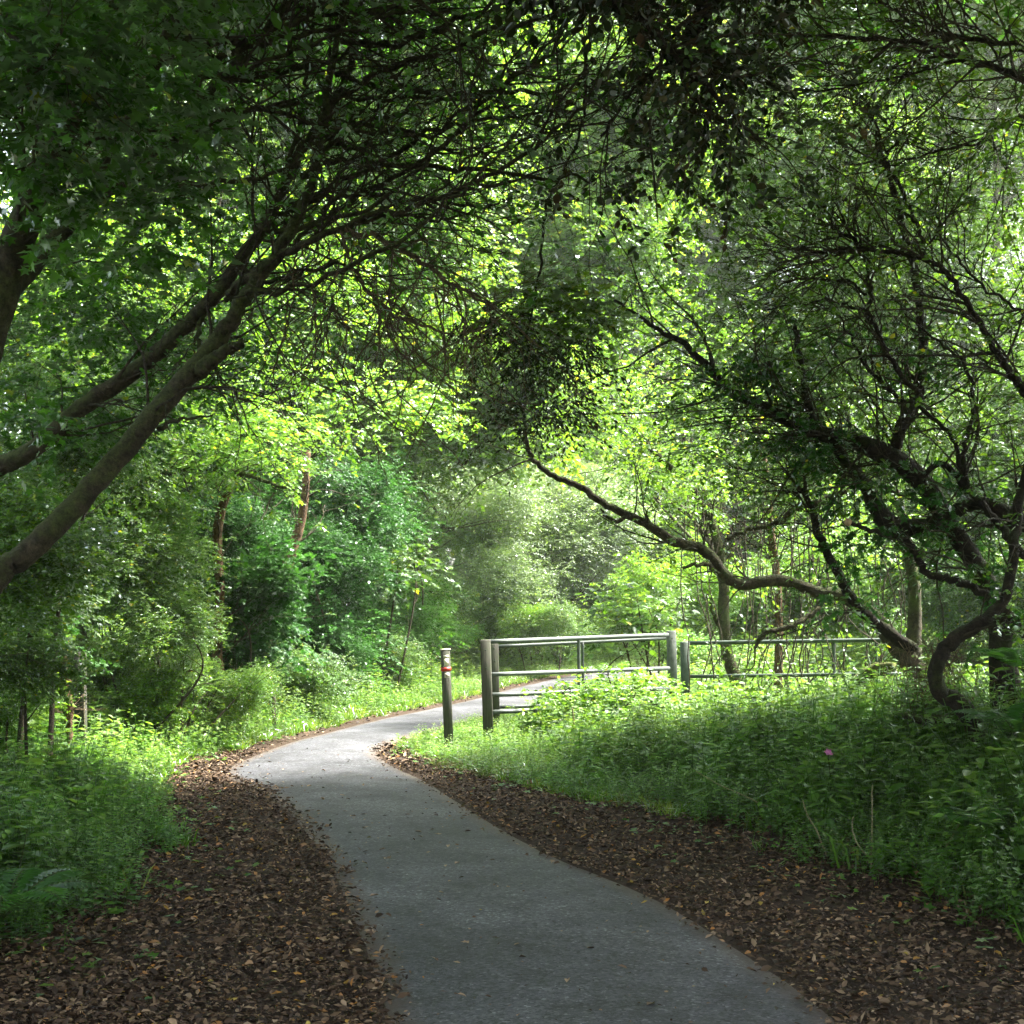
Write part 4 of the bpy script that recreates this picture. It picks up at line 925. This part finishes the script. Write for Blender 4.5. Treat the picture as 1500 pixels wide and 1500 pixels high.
# ================================================================ UNDERGROWTH
def band(n, xlo, xhi, ylo, yhi, f, pw=1.0):
    """random points in a rectangle kept where f(x, y, L, R) > random; denser near the camera with pw > 1"""
    y = ylo + (yhi - ylo) * R.rand(n) ** pw; x = xlo + (xhi - xlo) * R.rand(n)
    vis = np.abs(x) < .42 * np.maximum(y, 0) + 2.2; x, y = x[vis], y[vis]
    L, Rr = side(x, y); k = f(x, y, L, Rr) > R.rand(len(x)); x, y, L, Rr = x[k], y[k], L[k], Rr[k]
    return x, y, height_(x, y, L, Rr), L, Rr
# where the litter ends and plants begin: distance from the path edge
def lw(y):   # left litter width
    return np.interp(y, [0, 5, 7.5, 9, 11, 13, 15, 20, 40], [2.2, 1.7, .98, .84, .76, .5, .30, .22, .2])
def rw(y):   # right litter width
    return np.interp(y, [0, 5, 6, 7.5, 9, 10, 11.3, 13, 15, 20, 40], [1.5, 1.3, 1.2, 1.15, 1.2, 1.2, .9, .42, .14, .08, .08])
PLANTS = {}
def plant_protos(key, mat, shape, n_leaf, size, whorl=.12, nvar=6, stem=.0032):
    """small herbs half a metre tall"""
    PLANTS[key] = []
    for v in range(nvar):
        o = Leaves(); k = n_leaf + R.randint(-2, 4); ns = 1 + (v % 2)
        sv = []
        for st in range(ns):
            b = R.normal(size=2) * .05 * st; ln = R.normal(size=2) * .10; kk = k // ns; t = (np.arange(kk) + .7) / kk
            ax = np.stack([b[0] + ln[0] * t ** 1.5, b[1] + ln[1] * t ** 1.5, .5 * t ** .85 * (1 - .25 * st)], 1)
            a = np.arange(kk) * (math.pi / 2 if shape == 'oval' else 2.4) + np.where(np.arange(kk) % 2 == 1, math.pi * .5, 0) + R.rand() * 6
            d = np.stack([np.cos(a), np.sin(a), .25 - .55 * R.rand(kk)], 1); sz = size * (.6 + .7 * R.rand(kk)) * (1.25 - .65 * t)
            o.add(ax + d * whorl * sz[:, None] / size * R.rand(kk, 1) * .4, d, np.array([0, 0, 1.5]) + R.normal(size=(kk, 3)) * .35, sz, shape, np.clip(.15 + .6 * t + .3 * R.rand(kk), 0, 1) * .93)
            pr = np.vstack([[b[0], b[1], -.05], ax[::3], ax[-1:]]); mb = MB(); mb.tube(pr, np.linspace(stem, stem * .5, len(pr)), 3, 0, False)
            for V, Q in zip(mb.V, mb.Q): o.V.append(V); o.F.append(np.vstack([Q[:, :3], Q[:, [0, 2, 3]]]) + o.n); o.T.append(np.full(len(Q) * 2, .45)); o.n += len(V)
        me = mesh_np('herb', np.vstack(o.V), np.vstack(o.F), 3, False, np.concatenate(o.T)); me.materials.append(M[mat]); PLANTS[key].append(me)
plant_protos('herb', 'herb_leaf', 'oval', 16, .085)
plant_protos('herb_b', 'herb_leaf', 'lobed', 11, .085)
plant_protos('bright', 'bright_leaf', 'oval', 16, .085)
plant_protos('bright_b', 'bright_leaf', 'lobed', 11, .09)
plant_protos('nettle', 'herb_leaf', 'narrow', 24, .13, nvar=4)
plant_protos('dock', 'herb_leaf', 'oval', 9, .12, nvar=4)
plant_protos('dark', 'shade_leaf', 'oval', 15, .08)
def herbs(name, label, x, y, z, h, keys):
    pr = [p for k in keys for p in PLANTS[k]]
    return scatter(name, label, np.stack([x, y, z], 1), R.rand(len(x)) * 6.28, np.clip(.22 + .78 * h / .5, .38, 2.4), pr)
edge_n = lambda x, y: .22 * wob(x, y, 2.2, 1) + .12 * wob(x, y, 6, 4)
# right bank: nettles, dog's mercury and the like
x, y, z, L, Rr = band(84000, -2.5, 14, 4.0, 27, lambda x, y, L, Rr: sst(0, .3, Rr - rw(y) + edge_n(x, y)) * sst(27, 22, y) * (Rr > 0), 1.35)
hh = np.where((x < .45) & (y > 12.8), .38, 1.0) * (.14 + .36 * sst(.1, 1.5, Rr - rw(y)) * (.62 + .38 * sst(12.5, 9.5, y))) * (.42 + 1.15 * R.rand(len(x)) ** 1.6) * (1 + .5 * wob(x, y, 1.3, 5))
near = y < 12.2
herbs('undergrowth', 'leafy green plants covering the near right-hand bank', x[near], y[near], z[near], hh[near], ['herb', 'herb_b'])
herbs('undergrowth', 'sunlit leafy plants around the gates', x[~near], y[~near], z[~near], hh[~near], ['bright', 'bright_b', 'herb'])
x, y, z, L, Rr = band(5200, -2, 9, 4.0, 15, lambda x, y, L, Rr: sst(.15, .8, Rr - rw(y) + edge_n(x, y)) * np.clip(.2 + wob(x, y, 2, 7), 0, 1) * (Rr > 0), 1.3)
herbs('nettles', 'taller nettles and docks standing in clumps on the right-hand bank', x, y, z, (.42 + .35 * R.rand(len(x))) * np.where((x < .6) & (y > 12), .5, 1), ['nettle', 'nettle', 'dock'])
x, y, z, L, Rr = band(4200, -9, 0, 4.0, 16, lambda x, y, L, Rr: sst(.1, .8, L - lw(y) + edge_n(x, y)) * np.clip(.2 + wob(x, y, 2, 7), 0, 1) * (L > 0), 1.3)
herbs('nettles', 'taller nettles and docks standing in clumps on the left verge', x, y, z, .36 + .35 * R.rand(len(x)), ['nettle', 'nettle', 'dock'])
# left verge
x, y, z, L, Rr = band(60000, -12, 0, 4.0, 25, lambda x, y, L, Rr: sst(0, .3, L - lw(y) + edge_n(x, y)) * (L > 0), 1.25)
hh = (.17 + .33 * sst(.1, 1.4, L - lw(y)) + .35 * sst(1.2, 2.6, L - lw(y)) * sst(9, 12, y)) * (.42 + 1.15 * R.rand(len(x)) ** 1.6) * (1 + .5 * wob(x, y, 1.3, 5))
near = y < 12
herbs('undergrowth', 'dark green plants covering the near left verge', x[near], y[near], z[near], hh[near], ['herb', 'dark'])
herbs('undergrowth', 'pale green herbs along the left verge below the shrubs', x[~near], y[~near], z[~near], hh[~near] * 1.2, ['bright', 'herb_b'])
# far verge and meadow beyond the bend
x, y, z, L, Rr = band(46000, -14, 18, 22, 48, lambda x, y, L, Rr: sst(.1, .4, np.maximum(L, Rr)) * np.where(L > 0, .7, 1))
hh = (.15 + .8 * sst(.2, 3, np.maximum(L, Rr))) * (.6 + .7 * R.rand(len(x)))
herbs('undergrowth', 'sunlit rank growth in the clearing beyond the bend', x, y, z, hh, ['bright', 'bright_b'])
# creeping ground ivy at the litter edges
def low(x, y, z, name, label, leaf, size=.045, shape='lobed', lift=.03):
    out = Leaves(); N = len(x); pos = np.stack([x, y, z + lift * (.3 + R.rand(N) * 1.6)], 1)
    d = np.concatenate([R.normal(size=(N, 2)), R.rand(N, 1) * .4 - .1], 1)
    out.add(pos, d, np.array([0, 0, 1.6]) + R.normal(size=(N, 3)) * .35, size * (.6 + .7 * R.rand(N)), shape); return tag(out.build(name, M[leaf], kind='stuff'), label)
x, y, z, L, Rr = band(60000, -6, 8, 4.0, 17, lambda x, y, L, Rr: np.where(Rr > 0, sst(-.8, .1, Rr - rw(y) + edge_n(x, y)*1.3) * sst(1.0, .3, Rr - rw(y)), sst(-.6, .1, L - lw(y) + edge_n(x, y)*1.3) * sst(1.0, .3, L - lw(y))) * np.clip(.35 + wob(x, y, 5, 2), .02, 1) * .5 * (np.maximum(L, Rr) > .1), 1.4)
low(x, y, z, 'ground_ivy', 'low creeping ivy spreading over the edges of the leaf litter', 'herb_leaf', .055)
# grass
TUFTS = []
for v in range(5):
    n_ = 16; d = unit(np.concatenate([R.normal(size=(n_, 2)) * .4, np.ones((n_, 1))], 1)); b = np.concatenate([R.normal(size=(n_, 2)) * .18, np.zeros((n_, 1)) - .05], 1)
    s_ = (.5 + .6 * R.rand(n_))[:, None]; sdv = unit(np.cross(d, R.normal(size=(n_, 3)))); bend = np.concatenate([R.normal(size=(n_, 2)) * .35, -np.full((n_, 1), .2)], 1); w_ = .022
    V = np.stack([b - sdv * w_, b + sdv * w_, b + d * s_ * .6 + sdv * w_ * .8, b + d * s_ * .6 - sdv * w_ * .8, b + (d + bend) * s_], 1).reshape(-1, 3)
    FA = (np.arange(n_)[:, None, None] * 5 + np.array([[0, 1, 2], [0, 2, 3], [3, 2, 4]])[None]).reshape(-1, 3)
    TUFTS.append(mesh_np('tuft', V, FA, 3, False, np.repeat(R.rand(n_) ** 1.3, 3))); TUFTS[-1].materials.append(M['grass'])
def grass(n, reg, f, name, label, hgt, pw=1.2):
    x, y, z, L, Rr = band(n, *reg, f, pw)
    scatter(name, label, np.stack([x, y, z], 1), R.rand(len(x)) * 6.28, hgt * (.5 + .8 * R.rand(len(x))) * (1 + .4 * wob(x, y, 2, 3)), TUFTS, .15)
grass(52000, (-5, 3, 11.5, 40), lambda x, y, L, Rr: (L > 0) * sst(-.05, .12, L - lw(y) + .5 * edge_n(x, y)) * sst(1.7, .8, L - lw(y)), 'grass', 'bright short grass along the left edge of the far path', .17)
grass(26000, (-3, 6, 10, 30), lambda x, y, L, Rr: (Rr > 0) * sst(-.02, .12, Rr - rw(y) + .5 * edge_n(x, y)) * sst(1.6, .5, Rr - rw(y)) * .8, 'grass', 'grass tufts on the inside of the bend around the marker post', .13)
grass(2500, (-6, 8, 4.2, 12), lambda x, y, L, Rr: sst(0, .3, np.where(Rr > 0, Rr - rw(y), L - lw(y)) + edge_n(x, y)) * .3, 'grass', 'thin grass blades among the near verge plants', .25)

# ================================================================ LEAF LITTER
m, nt, out = new_mat('dead_leaf'); L_ = nt.links.new
at = nd(nt, 'ShaderNodeAttribute', attribute_name='tint')
c = ramp(nt, at.outputs['Fac'], [(0, (.016, .010, .006)), (.35, (.040, .024, .014)), (.62, (.080, .050, .030)), (.85, (.14, .092, .056)), (.955, (.27, .19, .12)), (.985, (.30, .13, .03)), (1, (.33, .26, .06))])
pbsdf(nt, out, c, .7, .2); M['dead_leaf'] = m
def litter(n, reg, f, name, label, size, layers=.02, pw=1.5, up=.9, parent=None):
    x, y, z, L, Rr = band(n, *reg, f, pw); N = len(x); o = Leaves()
    edge_d = np.maximum(L, Rr)
    pos = np.stack([x, y, z + .006 + layers * R.rand(N) * sst(0, .25, edge_d) + np.where(edge_d < 0, .032, .012)], 1)
    d = np.concatenate([R.normal(size=(N, 2)), R.normal(size=(N, 1)) * .22], 1)
    s = size * (.35 + .55 * R.rand(N) + .9 * R.rand(N) ** 4); h = N // 2
    T = R.rand(N)
    h = int(N * .38); o.add(pos[:h], d[:h], np.array([0, 0, up]) + R.normal(size=(h, 3)) * .55, s[:h], 'curl', T[:h])
    o.add(pos[h:], d[h:], np.array([0, 0, up]) + R.normal(size=(N-h, 3)) * .6, s[h:] * 1.1, 'narrow', T[h:])
    return tag(o.build(name, M['dead_leaf'], kind='stuff'), label)
litter(240000, (-4.5, 1, 4.0, 15), lambda x, y, L, Rr: (L > -.22) * sst(-.20, .02, L + .07*wob(x, y, 5) + .06*wob(x, y, 13, 2)) ** 1.6 * np.clip(.75 + .5 * wob(x, y, 2.7, 3), .25, 1) * sst(1.0, .1, L - lw(y)) , 'leaf_litter', 'thick brown leaf litter along the left of the near path', .037)
litter(240000, (-2, 5, 4.0, 15.5), lambda x, y, L, Rr: (Rr > -.22) * sst(-.20, .02, Rr + .07*wob(x, y, 5) + .06*wob(x, y, 13, 2)) ** 1.6 * np.clip(.75 + .5 * wob(x, y, 2.7, 3), .25, 1) * sst(1.2, .1, Rr - rw(y)), 'leaf_litter', 'thick brown leaf litter along the right of the near path', .037)
litter(16000, (-4.5, 3, 13, 34), lambda x, y, L, Rr: sst(-.15, .05, np.maximum(L, Rr)) * sst(.45, .15, np.maximum(L, Rr)), 'leaf_litter', 'thin line of leaf litter along the edges of the far path', .06, pw=1.2)
# sparse litter washed over the path edges
m2 = litter(9000, (-3, 2, 4.2, 15), lambda x, y, L, Rr: ((L < 0) & (Rr < 0)) * np.exp(-np.minimum(-L, -Rr) / .14), 'leaf_litter', 'scattered crumbs of leaf along the asphalt edges', .035)
x, y, z, L, Rr = band(5200, -3.2, 2.2, 4.1, 16, lambda x, y, L, Rr: ((L < 0) & (Rr < 0)) * (.35 + .65 * np.exp(-np.minimum(-L, -Rr) / .3)), 1.5)
o = Leaves(); o.add(np.stack([x, y, z + .038], 1), np.concatenate([R.normal(size=(len(x), 2)), R.normal(size=(len(x), 1)) * .15], 1), np.array([0, 0, 1.]) + R.normal(size=(len(x), 3)) * .3, .006 + .022 * R.rand(len(x)) ** 2, 'narrow')
tag(o.build('path_debris', M['dead_leaf'], kind='stuff'), 'specks of broken leaf and bark strewn over the asphalt')
# twigs in the litter
mb = MB()
x, y, z, L, Rr = band(900, -4, 4, 4.3, 13, lambda x, y, L, Rr: (np.maximum(L, Rr) > .0) * (np.maximum(L, Rr) < .9), 1.3)
for a_, b_, c_ in zip(x, y, z):
    t_ = R.rand() * 6.28; l_ = .03 + .10 * R.rand() ** 2; d_ = np.array([math.cos(t_), math.sin(t_), .04 * R.randn()]); p_ = np.array([a_, b_, c_ + .035])
    mb.tube(np.array([p_, p_ + d_ * l_ * .5 + [0, 0, .004], p_ + d_ * l_]), [.003, .0028, .0015], 3, 0, False)
tag(mb.build('litter_twigs', M['twig'], kind='stuff'), 'broken twigs lying in the leaf litter')
# countable fallen leaves on the asphalt
fl = []
for s_ in range(5):
    V, FA, T = leaf_geo(np.zeros((1, 3)), np.array([[1., 0, 0]]), np.array([[0, 0, 1.]]), np.array([1.0]), ['curl', 'narrow', 'oval', 'lobed', 'curl'][s_], np.array([[.95, .35, .75, .90, .60][s_]]))
    fl.append(mesh_np('fallen_leaf', V, FA, 3, False, T)); fl[-1].materials.append(M['dead_leaf'])
x, y, z, L, Rr = band(3000, -3, 2, 4.3, 13.5, lambda x, y, L, Rr: ((L < -.12) & (Rr < -.12)) * 1.0, 1.2)
for i in range(min(210, len(x))):
    o = bpy.data.objects.new('fallen_leaf', fl[i % 5]); COL.objects.link(o)
    o.location = (x[i], y[i], .040); o.rotation_euler = (R.randn()*.15, R.randn()*.15, R.rand()*6.28); s_ = .018 + .04 * R.rand() ** 1.5; o.scale = (s_, s_ * .9, s_)
    tag(o, 'small dead leaf lying loose on the grey asphalt path', 'leaf', 'loose leaves scattered on the path')

# ================================================================ SINGLE PLANTS
def fern(base, label, n, L, az0=0, arc=6.28, leaf='fern', elev=.9):
    root = empty('fern', tuple(base), label, 'fern'); base = np.array(base)
    for i in range(n):
        a = az0 + arc * (i + .5 * R.rand()) / n; d = np.array([math.cos(a), math.sin(a), 0]); l_ = L * (.75 + .4 * R.rand()); K = 22
        t_ = np.linspace(0, 1, K)[:, None]; rach = base + d * l_ * (t_ * .95) + np.array([0, 0, 1]) * l_ * (elev * t_ - 1.0 * elev * .85 * t_ ** 2.2)
        tan = unit(np.gradient(rach, axis=0)); s_ = unit(np.cross(tan, [0, 0, 1.0])); n_ = np.cross(s_, tan)
        wd = .24 * l_ * np.sin(np.clip(t_ * 1.05 + .12, 0, 1) * math.pi) ** .8 + .01
        out = Leaves()
        for sg in (1, -1):
            out.add(rach[2:], (s_ * sg + tan * .35 - n_ * .1)[2:], n_[2:] + R.normal(size=(K-2, 3)) * .1, (wd[2:, 0]), 'narrow', np.full(K-2, .3 + .5 * R.rand()))
        fo = out.build('frond', M[leaf], root); mb = MB(); mb.tube(rach[::3], np.linspace(.004, .0015, len(rach[::3])), 3, 0, False); mb.build('stalk', M['stem'], None).parent = fo
    return root
fern(G(5, 1345, .2) , 'fern with arching fronds at the left edge of the near verge', 9, .55)
fern(P(1500, 985, 9.2), 'drooping fern on the bank beside the crooked black stem', 9, .55)
fern(P(1490, 1080, 8.6), 'low broad fern below the crooked stem at the right edge', 8, .6)
fern(P(1420, 1215, 7.6), 'small fern in the middle of the right-hand bank plants', 7, .3)
def broad_plant(px, py, D, label, hgt, n, size):
    b = P(px, py, D); b = np.array([b[0], b[1], gz(b[0], b[1])]); root = empty('broadleaf_plant', tuple(b), label, 'plant'); mb = MB()
    pts = crom([b, b + [.03, 0, hgt*.5], b + [.08, -.02, hgt]], 5); mb.tube(pts, np.linspace(.007, .003, len(pts)), 5); mb.build('stem', M['stem'], root)
    for i in range(n):
        p = pts[min(len(pts)-1, int(len(pts)*(.35+.65*i/n)))]; a = i * 2.4; o = Leaves(); s_ = size*(.7+.5*R.rand())
        o.add(np.array([p]), np.array([[math.cos(a), math.sin(a), .1]]), np.array([[0, 0, 1.]]) + R.normal(size=(1, 3))*.2, np.array([s_]), 'oval', np.array([.6])); o.build('leaf', M['herb_leaf'], root)
broad_plant(20, 1330, 7.0, 'plant with large pointed leaves at the left edge above the fern', .45, 10, .13)
broad_plant(60, 1240, 7.8, 'large-leaved plant behind the fern on the near left verge', .42, 12, .11)
broad_plant(1205, 1170, 9.4, 'large-leaved plant under the pink flower on the right bank', .42, 10, .13)
broad_plant(1385, 1160, 9.0, 'big-leaved plant left of the ferns on the right bank', .4, 8, .13)
# pink flower
b = P(1213, 1104, 9.3); g0 = gz(b[0], b[1]); root = empty('pink_flower', (b[0], b[1], g0), 'single pink flower standing in the right-hand undergrowth', 'flower')
mb = MB(); mb.tube(crom([(b[0], b[1], g0), (b[0]+.02, b[1], (g0+b[2])/2), tuple(b)], 4), .004, 5); mb.build('stem', M['stem'], root)
for i in range(6):
    a = i * 1.05; o = Leaves(); o.add(np.array([b + [0, -.01, .005*i]]), np.array([[math.cos(a), -.3, math.sin(a)]]), np.array([[0, -1., .3]]), np.array([.034]), 'oval', np.array([.5])); o.build('petal', M['pink'], root)
# dry stalks
for lab, rows in [
    ('upright straw-coloured dry stalk, tallest of those on the right bank', [(1276,1278,7.9,2.6),(1277,1220,7.9,2.5),(1278,1150,7.9,2)]),
    ('kinked pale dry stalk leaning beside the tallest one', [(1274,1256,7.9,2.4),(1258,1240,7.9,2.3),(1249,1212,7.9,2),(1250,1196,7.9,1.6)]),
    ('pale dry stalk leaning left at the litter edge on the right', [(1212,1255,8.2,2.4),(1195,1215,8.2,2.2),(1182,1192,8.2,2),(1176,1172,8.2,1.6)]),
    ('long thin dry stem slanting across the plants below the gate', [(1125,1182,9.4,2.2),(1085,1163,9.6,2),(1055,1150,9.8,1.6),(1020,1130,10,1.2)]),
    ('dry stalk leaning right among the plants at the far right', [(1376,1258,7.6,2.4),(1395,1225,7.6,2),(1409,1201,7.6,1.4)]),
    ('reddish dry stem standing in front of the gate', [(846,1110,14.4,2.6),(841,1060,14.4,2.4),(838,1035,14.4,1.8)]),
    ('short straw stub in the ground ivy at the lower right', [(1417,1342,6.8,2.6),(1412,1318,6.8,2)])]:
    pts, rad = limb(rows, 5, .002); o = MB(); o.tube(pts, rad, 5, .05); o = o.build('dry_stalk', M['straw']); tag(o, lab, 'stalk')
# bramble shoots and vines hanging behind the gates
mb = MB(); lv = Leaves()
for i in range(46):
    x0 = 1000 + 330 * R.rand(); d_ = 15 + 3 * R.rand(); y1 = 700 + 150 * R.rand(); y2 = 1000 + 60 * R.rand()
    pts, rad = limb([(x0, y1, d_, 2.2), (x0 + R.randn()*14, y1*.6+y2*.4, d_, 2), (x0 + R.randn()*20, y1*.3+y2*.7, d_, 2), (x0 + R.randn()*26, y2, d_, 2)], 5, .01); mb.tube(pts, rad, 3, 0, False)
    if R.rand() < .6: k_ = R.randint(2, len(pts)-1, 6); sprays(pts[k_], rdir(6), 4, .15, .05, 1, .5, 'lobed', lv)
root = empty('hanging_vines', tuple(P(1160, 1000, 16)), 'thin dark vines hanging down around the right-hand gate', 'vines')
mb.build('vines', M['twig'], root, 'stuff'); lv.build('leaves', M['mid_leaf'], root, 'stuff')
# dry tangle by the crooked stem
mb = MB(); root = empty('dry_tangle', tuple(P(1350, 1040, 10.2)), 'brown tangle of dead bramble stems left of the crooked black stem', 'brambles')
for i in range(110):
    a_ = P(1310 + 110*R.rand(), 930 + 60*R.rand(), 10.3 + .5*R.rand()); b_ = P(1310 + 120*R.rand(), 1030 + 60*R.rand(), 10.2 + .5*R.rand()); mm = (a_+b_)/2 + R.normal(size=3)*.15
    mb.tube(crom([a_, mm, b_], 4), .003, 3, 0, False)
mb.build('stems', M['dead_twig'], root, 'stuff')
# bramble bush in front of the gate
shrub('bramble_bush', 'dense bramble bush growing through the lower rails of the gate', [(E(840,1045,15.9,50,42,.45), 2600, .06, 'oval'), (E(925,1030,15.6,75,42,.5), 3000, .06, 'oval'), (E(1040,1035,15.2,50,30,.5), 1500, .06, 'lobed')], 'bright_leaf', stems=6, kw=dict(sub=.2), bough=False)
print('LEAF TRIS', NTRI[0], 'ALL', sum(len(o.data.loop_triangles) or sum(p.loop_total-2 for p in o.data.polygons) for o in bpy.data.objects if o.type == 'MESH' and len(o.data.polygons) < 50000) )

# ================================================================ AIR
m, nt, out = new_mat('thin_haze'); v = nd(nt, 'ShaderNodeVolumePrincipled'); v.inputs['Color'].default_value = (.92, .97, .92, 1); v.inputs['Density'].default_value = HAZE; v.inputs['Anisotropy'].default_value = .3
nt.links.new(v.outputs[0], out.inputs['Volume'])
mb = MB(); mb.box((-95, -62, -3), (95, 165, 34)); tag(mb.build('haze', m, kind='stuff'), 'thin pale haze between the trees')
